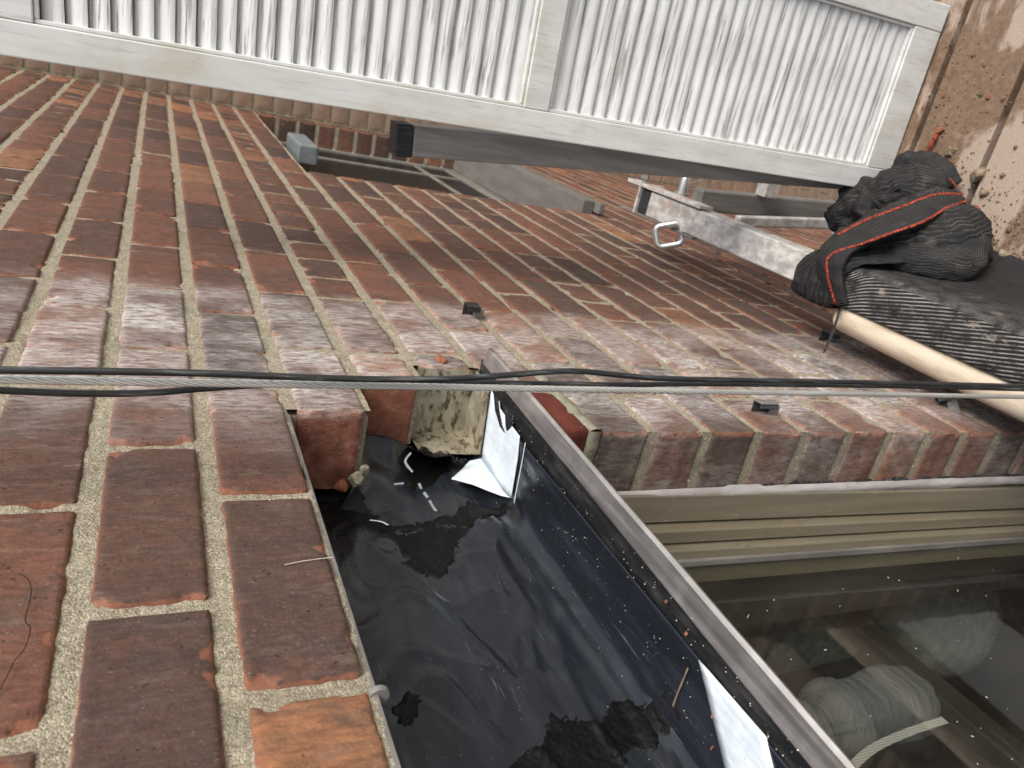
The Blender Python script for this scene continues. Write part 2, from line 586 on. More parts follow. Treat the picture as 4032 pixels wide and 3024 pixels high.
m = M('dull_grey_steel', rough=0.5, metal=0.2)
g = m.pos()
c = m.mix(m.step(m.noise(m.pos((40, 40, 9)), 1.0, 5), 0.35, 0.7), (0.15, 0.14, 0.132), (0.24, 0.228, 0.215))
m.color(m.mix(m.step(m.noise(g, 130, 4), 0.67, 0.72, 0, 0.7), c, (0.03, 0.03, 0.03)))
m.bump(m.noise(g, 200, 4), 0.0006, 0.5)
MAT['greysteel'] = m.m
m = M('pale_channel_steel', rough=0.45, metal=0.2)
g = m.pos()
c = m.mix(m.step(m.noise(m.pos((60, 60, 6)), 1.0, 5), 0.35, 0.7), (0.24, 0.232, 0.225), (0.36, 0.35, 0.34))
m.color(m.mix(m.step(m.noise(g, 150, 4), 0.67, 0.72, 0, 0.7), c, (0.05, 0.05, 0.05)))
m.bump(m.noise(g, 200, 4), 0.0006, 0.5)
MAT['postgrey'] = m.m

m = M('bright_zinc', rough=0.33, metal=0.85)
m.color((0.66, 0.66, 0.64))
m.bump(m.noise(m.pos(), 260, 4), 0.0006, 0.5)
MAT['zinc'] = m.m

m = M('wire_rope_zinc', rough=0.4, metal=0.5)
m.color(m.mix(m.step(m.noise(m.pos((60, 60, 9)), 1.0, 4), 0.4, 0.7), (0.62, 0.61, 0.58), (0.80, 0.79, 0.76)))
MAT['rope'] = m.m

m = M('black_rubber', rough=0.48, spec=0.45)
g = m.pos()
m.color(m.mix(m.step(m.noise(m.pos((260, 260, 20)), 1.0, 5, 0.65), 0.50, 0.72, 0, 0.65), (0.018, 0.019, 0.021), (0.16, 0.165, 0.17)))
m.bump(m.noise(m.pos((220, 220, 40)), 1.0, 4), 0.0005, 0.5)
MAT['rubber'] = m.m

m = M('beige_foam', rough=0.7, spec=0.3)
m.color(m.mix(m.step(m.noise(m.pos((10, 50, 50)), 1.0, 5), 0.4, 0.7), (0.58, 0.495, 0.39), (0.40, 0.32, 0.23)))
m.bump(m.noise(m.pos(), 90, 4), 0.001, 0.4)
MAT['foam'] = m.m

# debris netting: black knitted ribs with grey mortar dust
m = M('black_netting', rough=0.8, spec=0.25)
uv = m.attr("netuv").outputs["Vector"]
uvs = m.sep(uv)
wob = m.math('MULTIPLY', m.noise(m.pos(), 24, 3), 3.0)
rib = m.math('SINE', m.math('ADD', m.math('MULTIPLY', uvs[1], 6.2832), wob))
stitch = m.math('SINE', m.math('MULTIPLY', uvs[0], 6.2832))
knit = m.math('MULTIPLY', m.step(rib, 0.25, 0.9), m.step(stitch, -0.7, 0.1, 0.35, 1.0))
dusty = m.attr("dusty").outputs["Fac"]
dn = m.step(m.noise(m.pos(), 38, 5, 0.65), 0.33, 0.62)
fac = m.math('MULTIPLY', m.math('MULTIPLY', knit, dn), m.math('ADD', m.math('MULTIPLY', dusty, 0.95), 0.02), True)
c = m.mix(fac, (0.016, 0.016, 0.017), (0.52, 0.50, 0.46))
c = m.mix(m.math('MULTIPLY', m.math('MULTIPLY', dusty, 0.8), m.step(m.noise(m.pos(), 26, 5, 0.65), 0.60, 0.72)), c, (0.44, 0.37, 0.31))
c = m.mix(m.step(m.noise(m.pos(), 55, 5), 0.55, 0.8, 0, 0.25), c, (0.10, 0.10, 0.10))
m.color(c)
m.bump(rib, 0.0006, 0.5)
m.bump(m.noise(m.pos(), 120, 4), 0.001, 0.5)
MAT['net'] = m.m

m = M('red_edge_stitching', rough=0.85, spec=0.2)
m.color(m.mix(m.step(m.noise(m.pos((300, 300, 300)), 1.0, 4, 0.7), 0.42, 0.6), (0.07, 0.016, 0.012), (0.42, 0.075, 0.042)))
m.bump(m.noise(m.pos(), 420, 3), 0.0012, 0.9)
MAT['red'] = m.m

m = M('ribbed_deck', rough=0.75, spec=0.3)
g = m.pos()
x = m.sep(g)[0]
ribs = m.math('SINE', m.math('MULTIPLY', x, 6.2832 / 0.0048))
c = m.mix(m.step(ribs, -0.4, 0.7), (0.33, 0.255, 0.20), (0.40, 0.32, 0.26))
c = m.mix(m.step(m.noise(g, 5, 4), 0.4, 0.7, 0, 0.6), c, (0.40, 0.34, 0.28))
mud = m.math('ADD', m.noise(m.pos((7, 4.5, 3), off=(0.3, 0.2, 0)), 1.0, 6, 0.62, 0.4), m.math('MULTIPLY', m.step(m.sep(g)[0], 0.50, 0.72), 0.10))
c = m.mix(m.step(mud, 0.49, 0.56, 0, 0.93), c, m.ramp(m.noise(g, 90, 5), [(0.3, (0.125, 0.075, 0.045)), (0.75, (0.22, 0.145, 0.095))]))
m.color(c)
m.bump(ribs, 0.0006, 0.5)
m.bump(m.noise(g, 170, 5), 0.0014, 0.7)
MAT['deck'] = m.m

m = M('grey_stone_sill', rough=0.7, spec=0.3)
g = m.pos()
m.color(m.mix(m.step(m.noise(m.pos((6, 30, 30)), 1.0, 4), 0.3, 0.7), (0.115, 0.108, 0.102), (0.16, 0.15, 0.142)))
m.bump(m.noise(g, 120, 4), 0.0006, 0.5)
MAT['sill'] = m.m

m = M('pale_frame', rough=0.5, spec=0.4)
m.color(m.mix(m.step(m.noise(m.pos((4, 30, 30)), 1.0, 4), 0.3, 0.7), (0.15, 0.14, 0.125), (0.22, 0.205, 0.18)))
MAT['paleframe'] = m.m

m = M('blue_grey_plastic', rough=0.5, spec=0.4)
m.color(m.mix(m.step(m.noise(m.pos(), 30, 3), 0.4, 0.7), (0.16, 0.185, 0.195), (0.20, 0.225, 0.235)))
MAT['bluegrey'] = m.m

m = M('blue_printed_card', rough=0.6, spec=0.3)
m.color(m.mix(m.step(m.noise(m.pos(), 110, 3), 0.47, 0.53), (0.11, 0.24, 0.52), (0.55, 0.62, 0.72)))
MAT['blue'] = m.m

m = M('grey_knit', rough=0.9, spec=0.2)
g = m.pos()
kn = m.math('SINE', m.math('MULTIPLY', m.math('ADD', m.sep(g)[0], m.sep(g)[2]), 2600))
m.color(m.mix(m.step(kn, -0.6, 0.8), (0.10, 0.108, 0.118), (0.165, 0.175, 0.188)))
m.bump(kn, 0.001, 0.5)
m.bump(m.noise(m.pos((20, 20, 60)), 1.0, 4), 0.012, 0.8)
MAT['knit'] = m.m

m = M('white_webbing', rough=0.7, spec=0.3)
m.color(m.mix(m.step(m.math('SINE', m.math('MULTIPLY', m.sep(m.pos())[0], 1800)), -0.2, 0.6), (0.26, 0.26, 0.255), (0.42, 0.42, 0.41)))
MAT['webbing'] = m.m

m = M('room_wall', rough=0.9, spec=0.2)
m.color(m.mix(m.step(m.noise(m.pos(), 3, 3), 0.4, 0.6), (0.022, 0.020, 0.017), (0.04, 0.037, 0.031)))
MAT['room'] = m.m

m = M('pale_fabric_shade', rough=0.8, spec=0.2)
m.color(m.mix(m.step(m.noise(m.pos(), 40, 3), 0.4, 0.6), (0.12, 0.128, 0.115), (0.165, 0.175, 0.16)))
MAT['shade'] = m.m

m = M('dark_reflected_rail', rough=0.7, spec=0.3)  # dark tone for the rail mirrored in the window glass
m.color(m.mix(m.step(m.noise(m.pos((5, 60, 60)), 1.0, 4), 0.4, 0.7), (0.018, 0.016, 0.013), (0.034, 0.03, 0.025)))
MAT['railrefl'] = m.m

m = M('white_dust_flake', rough=0.9, spec=0.2)
m.color((0.74, 0.72, 0.68))
MAT['flake'] = m.m

m = M('concrete_pavement', rough=0.9, spec=0.2)
m.color(m.mix(m.step(m.noise(m.pos(), 0.5, 5), 0.3, 0.7), (0.22, 0.21, 0.20), (0.30, 0.29, 0.275)))
MAT['ground'] = m.m

m = M('chalk_line', rough=0.95, spec=0.1)
m.color((0.52, 0.49, 0.46))
MAT['chalk'] = m.m
m = M('crack_shadow', rough=0.95, spec=0.1)
m.color((0.018, 0.012, 0.010))
MAT['crack'] = m.m

# ------------------------------------------------------------------ ground far below the hanging platform
gm = mesh("ground", [(-3000, -3000, -9), (3000, -3000, -9), (3000, 3000, -9), (-3000, 3000, -9)], [(0, 1, 2, 3)])
tag(link("ground", gm, MAT['ground']), kind="structure", label="grey paved ground far below the platform")


# ------------------------------------------------------------------ bricks
def brick_geo(L, H, D, seed, nu, nv, chips=3, r=0.0035, amp=0.0011, want=False):
    rnd = random.Random(seed)
    o1, o2 = rnd.uniform(0, 99), rnd.uniform(0, 99)

    def axis(n):
        out = []
        for i in range(n + 1):
            t = -1 + 2 * i / n
            out.append(0.45 * t + 0.55 * math.sin(t * math.pi / 2))
        return out
    U, V = axis(nu), axis(nv)
    ch = []
    for _ in range(chips):
        if rnd.random() < 0.5:
            cx, cz = rnd.uniform(-L / 2, L / 2), rnd.choice((-1, 1)) * H / 2
        else:
            cx, cz = rnd.choice((-1, 1)) * L / 2, rnd.choice((-1, 1)) * H / 2 * rnd.uniform(0.6, 1)
        ch.append((cx, cz, rnd.uniform(0.005, 0.014), rnd.uniform(0.001, 0.0035)))
    bow = rnd.uniform(-0.0008, 0.0012)
    vs, rims, sides = [], [], []
    rc = 0.005
    for t in V:
        for s in U:
            x, z = s * L / 2, t * H / 2
            # ragged outline
            ex, ez = abs(s) ** 8, abs(t) ** 8
            x += math.copysign(1, s) * ex * (amp * (nz(z * 60 + o1, s * 3, 1) * 1.1 + 0.6 * nz(z * 210 + o1, s, 2)))
            z += math.copysign(1, t) * ez * (amp * (nz(x * 34 + o2, t * 3, 3) * 1.2 + 0.6 * nz(x * 190 + o2, t, 4)))
            dx, dz = L / 2 - abs(x), H / 2 - abs(z)
            if dx < rc and dz < rc:
                a, b = (rc - dx) / rc, (rc - dz) / rc
                k = math.hypot(a, b)
                mx = max(a, b)
                if k > 1e-6:
                    f = mx / k
                    x = math.copysign(L / 2 - rc + a * f * rc, x)
                    z = math.copysign(H / 2 - rc + b * f * rc, z)
            dx, dz = max(L / 2 - abs(x), 0), max(H / 2 - abs(z), 0)
            e = min(dx, dz)
            y = 0.0
            if e < r:
                y += r * (1 - math.sqrt(max(0, 1 - (1 - e / r) ** 2)))
            y -= bow * (1 - s * s) * (1 - t * t)
            y += 0.0005 * nz(x * 70 + o1, z * 70 + o2, 5) + 0.0003 * nz(x * 260 + o1, z * 260, 6)
            rim = max(0.0, 1 - e / 0.0034)
            for cx, cz, cr, cdp in ch:
                d = math.hypot(x - cx, z - cz) / cr + 0.4 * nz(x * 150 + o1, z * 150, 7)
                if d < 1:
                    y += cdp * min(1, (1 - d) * 2.5)
                    rim = max(rim, min(1, (1 - d) * 3 + 0.3))
            vs.append((x, y, z))
            rims.append(rim)
            sides.append(0.0)
    w = nu + 1
    fs = []
    for j in range(nv):
        for i in range(nu):
            a = j * w + i
            fs.append((a, a + 1, a + w + 1, a + w))
    loop = [i for i in range(w)] + [j * w + nu for j in range(1, nv + 1)] + [nv * w + i for i in range(nu - 1, -1, -1)] + [j * w for j in range(nv - 1, 0, -1)]
    prev = loop
    for yy in (0.012, 0.05, D):
        cur = []
        for li in loop:
            x, y, z = vs[li]
            cur.append(len(vs))
            q = 0.0005 if yy < D else 0
            vs.append((x + q * nz(z * 90, yy * 90, o1), yy, z + q * nz(x * 90, yy * 90, o2)))
            rims.append(0.25)
            sides.append(1.0)
        n = len(loop)
        for i in range(n):
            k = (i + 1) % n
            fs.append((prev[i], cur[i], cur[k], prev[k]))
        prev = cur
    fs.append(tuple(reversed(prev)))
    return (vs, fs, rims, sides) if want else (vs, fs, rims)


def brick_mesh(*a, **k):
    k['want'] = True
    vs, fs, rims, sides = brick_geo(*a, **k)
    me = mesh("brick", vs, fs)
    at = me.attributes.new("rim", 'FLOAT', 'POINT')
    at.data.foreach_set("value", rims)
    at = me.attributes.new("side", 'FLOAT', 'POINT')
    at.data.foreach_set("value", sides)
    me.polygons.foreach_set("use_smooth", [True] * len(me.polygons))
    me.set_sharp_from_angle(angle=math.radians(50))
    return me


BJ, HJ, BD = 0.0145, 0.0110, 0.092
LEN = 0.2075
XEND = 2.99
FO0, FO1, FOZ = 1.632, 2.87, -14 * P          # far window opening

rnd = random.Random(4)
layout = []      # x0,x1,k
for k in range(-13, 40):
    if k in (0, 1, 2):
        spans = [({0: 0.180, 1: 0.262, 2: 0.305}[k], XEND)]
    elif 3 <= k <= 15:
        spans = [(XC, FO0), (FO1, XEND)] if k < 14 else [(XC, XEND)]
    else:
        spans = [(-0.95, XEND)]
    header = (k - 1) % 6 == 0
    pitch = LEN / 2 if header else LEN
    off = 0.026 if k % 2 else (0.108 if k < 0 else 0.135)
    off += rnd.uniform(-0.006, 0.006)
    for a, b in spans:
        js = []
        n0 = math.floor((a - off) / pitch)
        x = off + n0 * pitch
        while x < b + pitch:
            if a + 0.035 < x < b - 0.035:
                js.append(x + rnd.uniform(-0.004, 0.004))
            x += pitch
        edges = [a - HJ / 2] + js + [b + HJ / 2]
        if k == 1 and a == 0.262:
            edges = [a - HJ / 2] + [0.342] + [j for j in js if j > 0.38] + [b + HJ / 2]
        if k == 3 and a == XC:
            edges = [a - HJ / 2, 0.241] + [j for j in js if j > 0.28] + [b + HJ / 2]
        for e0, e1 in zip(edges[:-1], edges[1:]):
            layout.append((e0 + HJ / 2, e1 - HJ / 2, k))

wall = empty("brick_wall", (0, 0, -9), "weathered red brown brick wall with sandy mortar running along the whole picture", "brick wall")


def facearea(x0, x1, k):
    z0, z1 = -k * P - BJ / 2, -(k + 1) * P + BJ / 2
    q = [proj((x, 0, z)) for x, z in ((x0, z0), (x1, z0), (x1, z1), (x0, z1))]
    if any(p is None for p in q): return 0
    if max(p[0] for p in q) < -40 or min(p[0] for p in q) > W_PX + 40: return 0
    if max(p[1] for p in q) < 150 or min(p[1] for p in q) > H_PX + 40: return 0
    a = 0
    for i in range(4):
        p, r_ = q[i], q[(i + 1) % 4]
        a += p[0] * r_[1] - r_[0] * p[1]
    # not seen through the shutter / window plane: rough cut, bricks hidden behind the shutter
    cx, cy = sum(p[0] for p in q) / 4, sum(p[1] for p in q) / 4
    if cy < 225 + 0.147 * cx - 60: return 0
    return abs(a) / 2


ranked = sorted(layout, key=lambda b: -facearea(*b))
ind = [b for b in ranked if facearea(*b) > 60][:300]
indset = set(ind)
variants = {}
NEAR = 110
tone_special = {}
hero = {}
for rank, (x0, x1, k) in enumerate(ind):
    L = x1 - x0
    H = P - BJ + rnd.uniform(-0.0012, 0.0012)
    if rank < NEAR:
        near = rank < 40
        me = brick_mesh(L, H, BD, 100 + rank, max(12, int(L / (0.0042 if near else 0.007))), 18 if near else 11,
                        chips=rnd.randint(2, 5), amp=0.0013)
        sx = 1
    else:
        key = ('h' if L < 0.12 else 's', rnd.randrange(5))
        if key not in variants:
            variants[key] = brick_mesh(0.096 if key[0] == 'h' else 0.199, P - BJ, BD, 900 + key[1] * 7 + (key[0] == 'h'), 9 if key[0] == 's' else 6, 5, chips=1, amp=0.0010)
        me = variants[key]
        sx = L / (0.096 if key[0] == 'h' else 0.199)
    new = (k == 3 and abs(x0 - XC) < 0.002)
    mat = MAT['newbrick'] if new else MAT['brick']
    if len(me.materials) == 0: me.materials.append(mat)
    o = bpy.data.objects.new("brick", me)
    COL.objects.link(o)
    o.parent = wall
    o.matrix_parent_inverse = Matrix.Translation((0, 0, 9))
    o.location = ((x0 + x1) / 2, rnd.uniform(-0.0012, 0.0012), -(k + 0.5) * P)
    o.rotation_euler = (rnd.uniform(-0.006, 0.006), rnd.uniform(-0.005, 0.005), rnd.uniform(-0.004, 0.004))
    o.scale = (sx, 1, 1)
    t = rnd.betavariate(1.25, 1.35) * 0.9
    if rnd.random() < 0.03: t = 0.93
    if k == 1 and x0 < 0.27: t = 0.97; o["label"] = "short orange brick at the broken edge of the opening"
    if k == -1 and x1 < -0.17 and x1 > -0.2: t = 0.97; o["label"] = "orange brown brick at the bottom edge of the picture"
    if new:
        t = 0.4
        o["label"] = "smooth dark red new brick under the metal drip edge"
        o.location.y = -0.001
    raw = 1.0 if k in (0, 1, 2) and x0 < 0.32 else 0.0
    o.color = (t, raw, rnd.uniform(0.6, 1.25), 1)
    hero[(k, round(x0, 3))] = o

# the remaining bricks as one joined part
fm = MB()
frims = []
for (x0, x1, k) in layout:
    if (x0, x1, k) in indset: continue
    if k > 26 and x0 < 0.9: continue
    vs, fs, rims = brick_geo(x1 - x0, P - BJ, BD, hash((round(x0, 3), k)) & 1023, 3, 3, chips=0)
    dx, dz = (x0 + x1) / 2, -(k + 0.5) * P
    fm.add([(a + dx, b, c + dz) for a, b, c in vs], fs)
    frims += rims
me = mesh("brick_rest", fm.v, fm.f)
at = me.attributes.new("rim", 'FLOAT', 'POINT')
at.data.foreach_set("value", frims)
o = link("distant_bricks", me, MAT['brick_isl'], wall)
o["kind"] = "stuff"

# mortar: solid core behind the joints plus a rough struck face
core = MB()
core.box(-0.95, XEND + 0.1, 0.0115, 0.30, 0.002, 13 * P)                 # above the opening
core.box(0.186, XEND + 0.1, 0.0115, 0.088, -P + 0.002, 0.0015)
core.box(0.268, XEND + 0.1, 0.0115, 0.088, -2 * P + 0.002, -P + 0.0015)
core.box(0.311, XEND + 0.1, 0.0115, 0.088, ZG + 0.002, -2 * P + 0.0015)
core.box(XC + 0.006, 0.3105, 0.0115, 0.0885, -14 * P, ZG - 0.0045)
core.box(0.311, FO0 - 0.006, 0.0115, 0.0885, -14 * P, ZG + 0.0015)
core.box(FO1 + 0.006, XEND + 0.1, 0.0115, 0.0885, -14 * P, ZG + 0.0015)
core.box(XC + 0.006, XEND + 0.1, 0.0115, 0.0885, -16 * P, -14 * P - 0.0005)
core.box(-0.95, XEND + 0.1, 0.0115, 0.0885, -40 * P, -16 * P - 0.0005)
core.build("mortar_core", MAT['mortar'], wall)


def mortar_sheet(x0, x1, z0, z1, dx, dz, seed, y=0.0036):
    nx, nzz = max(2, int((x1 - x0) / dx)), max(2, int((z1 - z0) / dz))
    vs, fs = [], []
    for j in range(nzz + 1):
        for i in range(nx + 1):
            x = x0 + (x1 - x0) * i / nx
            z = z0 + (z1 - z0) * j / nzz
            yy = y + 0.0013 * nz(x * 45, z * 45, seed) + 0.0008 * nz(x * 170, z * 170, seed + 3) + 0.0004 * nz(x * 500, z * 500, seed)
            h = nz(x * 23, z * 23, seed + 8)
            if h > 0.42: yy += (h - 0.42) * 0.02
            vs.append((x, yy, z))
    for j in range(nzz):
        for i in range(nx):
            a = j * (nx + 1) + i
            fs.append((a, a + 1, a + nx + 2, a + nx + 1))
    return vs, fs


ms = MB()
ms.add(*mortar_sheet(-0.5, 0.75, 0.004, 0.40, 0.0028, 0.0026, 1))
ms.add(*mortar_sheet(0.75, XEND, 0.004, 0.40, 0.012, 0.006, 1))
ms.add(*mortar_sheet(-0.95, XEND, 0.40, 13 * P, 0.02, 0.008, 1))
ms.add(*mortar_sheet(0.187, 0.75, -P, 0.004, 0.0035, 0.003, 1))
ms.add(*mortar_sheet(0.269, 0.75, -2 * P, -P, 0.0035, 0.003, 1))
ms.add(*mortar_sheet(0.312, 0.75, ZG, -2 * P, 0.0035, 0.003, 1))
ms.add(*mortar_sheet(0.75, XEND, ZG, 0.004, 0.012, 0.005, 1))
ms.add(*mortar_sheet(XC + 0.0026, 0.3115, -9 * P, ZG - 0.0045, 0.0045, 0.0035, 1))
ms.add(*mortar_sheet(0.3115, 0.75, -9 * P, ZG, 0.0045, 0.0035, 1))
ms.add(*mortar_sheet(XC + 0.0026, 0.75, -16 * P, -9 * P, 0.006, 0.005, 1))
ms.add(*mortar_sheet(0.75, FO0 - 0.005, -16 * P, ZG, 0.012, 0.006, 1))
ms.add(*mortar_sheet(FO0 - 0.005, XEND, -40 * P, -14 * P, 0.05, 0.01, 1))
def jamb_sheet(X, y0, y1, z0, z1, seed, sgn):
    vs, fs = [], []
    ny, nn = 24, int((z1 - z0) / 0.004)
    for j in range(nn + 1):
        for i in range(ny + 1):
            y = y0 + (y1 - y0) * i / ny
            z = z0 + (z1 - z0) * j / nn
            vs.append((X + sgn * (0.0012 * nz(y * 45, z * 45, seed) + 0.0007 * nz(y * 170, z * 170, seed)), y, z))
    for j in range(nn):
        for i in range(ny):
            a = j * (ny + 1) + i
            fs.append((a, a + ny + 1, a + ny + 2, a + 1) if sgn > 0 else (a, a + 1, a + ny + 2, a + ny + 1))
    return vs, fs


ms.add(*jamb_sheet(XC + 0.0030, 0.0022, 0.087, -16 * P, -4 * P + 0.004, 4, 1))
ms.add(*jamb_sheet(FO1 + 0.0030, 0.0022, 0.087, -14 * P, ZG, 4, 1))
ms.build("mortar_joint", MAT['mortar'], wall, smooth=True)

# fresh grey-green mortar squeezed round the new red brick
fmb = MB()
zz0 = -4 * P
fv, ff = [], []
N = 26
for i in range(N + 1):
    x = XC - 0.001 + (0.30 - XC) * i / N
    for j, (yy, dz) in enumerate(((0.009, 0.0085), (-0.001, 0.008), (-0.0028, 0.002), (-0.002, -0.005), (0.004, -0.0085))):
        n_ = 0.0022 * nz(x * 70, j * 1.7, 2)
        fv.append((x, yy + n_ * 0.6, zz0 + dz + n_))
for i in range(N):
    for j in range(4):
        a = i * 5 + j
        ff.append((a, a + 5, a + 6, a + 1))
fmb.add(fv, ff)
fv, ff = [], []
for i in range(N + 1):                      # down the jamb end
    y = 0.0 + 0.084 * i / N
    for j, (xx, dz) in enumerate(((0.008, 0.009), (-0.001, 0.008), (-0.0024, 0.002), (-0.002, -0.006), (0.006, -0.0095))):
        n_ = 0.0024 * nz(y * 70, j * 1.7, 5)
        fv.append((XC + xx + n_ * 0.6, y, zz0 + dz + n_))
for i in range(N):
    for j in range(4):
        a = i * 5 + j
        ff.append((a, a + 1, a + 6, a + 5))
fmb.add(fv, ff)
fmb.build("fresh_mortar", MAT['mortar_fresh'], wall, smooth=True)

# backing masonry and steel lintel behind the flashing (closes the cavity)
bk = MB()
bk.box(-0.95, 0.62, 0.125, 0.30, ZG - 0.004, 0.0015)
bk.build("backup_wall", MAT['dark'], wall)
lin = MB()
lin.box(-0.95, 0.33, 0.006, 0.30, ZG - 0.016, ZG - 0.0065)
lin.build("steel_lintel", MAT['greysteel'], wall)
sh = MB()
sh.box(-0.95, 0.176, 0.0035, 0.12, 0.0024, 0.0052)
sh.build("shelf_plate", MAT['greysteel'], wall)


# rubble left where bricks were broken out
def rock(c, r, seed, flat=(1, 1, 1)):
    bm = bmesh.new()
    bmesh.ops.create_icosphere(bm, subdivisions=2, radius=1)
    rr = random.Random(seed)
    o_ = rr.uniform(0, 50)
    q = Matrix.Rotation(rr.uniform(0, 6), 3, Vector((rr.uniform(-1, 1), rr.uniform(-1, 1), rr.uniform(-1, 1))).normalized())
    vs = []
    for v in bm.verts:
        p = v.co.copy()
        k = 1 + 0.45 * nz(p.x * 1.3 + o_, p.y * 1.3, p.z * 1.3) + 0.2 * nz(p.x * 3 + o_, p.y * 3, p.z * 3)
        p = Vector((p.x * k * flat[0], p.y * k * flat[1], p.z * k * flat[2]))
        p = Vector((max(-0.75, min(0.75, p.x)), max(-0.75, min(0.75, p.y)), max(-0.75, min(0.75, p.z))))
        vs.append(Vector(c) + (q @ p) * r)
    fs = [tuple(v.index for v in f.verts) for f in bm.faces]
    bm.free()
    return vs, fs


for i, (px, py, rr_, mt) in enumerate([(1345, 1915, 0.007, 'clay'), (1405, 1885, 0.009, 'mortar_fresh'), (1435, 1850, 0.006, 'mortar_fresh')]):
    p = onX(px, py, 0.165)
    a = MB().add(*rock(p, rr_, 40 + i))
    a.build("broken_lump", MAT[mt], wall)
a = MB().add(*rock(onY(1735, 1428, 0.002), 0.011, 77, (1.3, 0.35, 1.3)))
a.build("broken_lump", MAT['clay'], wall)
def ribbon(pts, w, mat, name, parent, nrm=(0, -1, 0), lift=0.0005):
    pts = [Vector(p) for p in pts]
    vs, fs = [], []
    n = Vector(nrm)
    for i, p in enumerate(pts):
        t = (pts[min(i + 1, len(pts) - 1)] - pts[max(i - 1, 0)]).normalized()
        s_ = t.cross(n).normalized() * (w * (0.5 + 0.5 * abs(nz(i * 0.7, 3, 1)) + 0.15))
        vs += [p + s_ + n * lift, p - s_ + n * lift]
    for i in range(len(pts) - 1):
        fs.append((2 * i, 2 * i + 1, 2 * i + 3, 2 * i + 2))
    return link(name, mesh(name, vs, fs), mat, parent)


def wall_line(px, n=8, Y=-0.0016):
    return spline([onY(x, y, Y) for x, y in px], n)


ribbon(wall_line([(1120, 2226), (1200, 2210), (1310, 2196)]), 0.00045, MAT['chalk'], "chalk_mark", wall)
ribbon(wall_line([(75, 2260), (115, 2290), (122, 2350), (100, 2440), (120, 2480), (95, 2560), (60, 2600), (40, 2640), (0, 2720)]), 0.0004, MAT['crack'], "crack", wall)

# ------------------------------------------------------------------ the return wall in the inner corner
XR = 3.02
rwall = empty("return_wall", (XR, -0.7, -9), "pale brick return wall seen as a thin strip beside the shutter edge", "brick wall")
a = MB()
a.box(XR + 0.006, XR + 0.3, -1.6, 0.0065, -4.2, 1.3)
a.build("mortar_core", MAT['mortar'], rwall)
pv = None
far = MB()
frm = []
for k in range(-15, 50):
    hd = k % 2
    for i in range(8):
        y1 = -0.004 - i * LEN + (LEN / 2 if hd else 0)
        y0 = y1 - LEN + HJ
        y1 = min(y1, -0.004)
        if y1 - y0 < 0.03: continue
        zc = -(k + 0.5) * P
        if i < 2 and -8 <= k <= 12:
            L = y1 - y0
            key = round(L, 2)
            if key not in variants:
                variants[key] = brick_mesh(L, P - BJ, 0.06, 555, 6, 4, chips=1)
                variants[key].materials.append(MAT['brick_pale'])
            o = bpy.data.objects.new("brick", variants[key])
            COL.objects.link(o)
            o.parent = rwall
            o.matrix_parent_inverse = rwall.matrix_basis.inverted()
            o.location = (XR, (y0 + y1) / 2, zc)
            o.rotation_euler = (0, 0, -math.pi / 2)
            t = rnd.random() * 0.9
            o.color = (t, 0, 1, 1)
        else:
            vs, fs, rims = brick_geo(y1 - y0, P - BJ, 0.06, k * 9 + i, 2, 2, chips=0)
            far.add([(XR + b, (y0 + y1) / 2 - a_, c + zc) for a_, b, c in vs], fs)
            frm += rims
me = mesh("rest", far.v, far.f)
at = me.attributes.new("rim", 'FLOAT', 'POINT')
at.data.foreach_set("value", frm)
o = link("distant_bricks", me, MAT['brick_pale_isl'], rwall)
o["kind"] = "stuff"

# ------------------------------------------------------------------ flashing pan over the window head
fl = empty("flashing_pan", (-0.1, 0.05, ZG), "black membrane flashing pan with bright metal drip edge in the opened brickwork", "flashing")


def prof(s):
    """pan profile: s in metres from the front edge; returns Y, z"""
    pts = [(0.020, ZG + 0.0012), (0.045, ZG - 0.0005), (0.072, ZG + 0.0005), (0.086, ZG + 0.005), (0.094, ZG + 0.017),
           (0.098, ZG + 0.045), (0.101, ZG + 0.10), (0.104, ZG + 0.17), (0.106, ZG + 0.242)]
    acc = 0
    for (a, b), (c, d) in zip(pts[:-1], pts[1:]):
        l = math.hypot(c - a, d - b)
        if s <= acc + l:
            f = (s - acc) / l
            return a + (c - a) * f, b + (d - b) * f
        acc += l
    return pts[-1]


def prof_n(s):
    a, b = prof(max(0, s - 0.006)), prof(s + 0.006)
    t = Vector((0, b[0] - a[0], b[1] - a[1])).normalized()
    return Vector((0, -t.z, t.y))


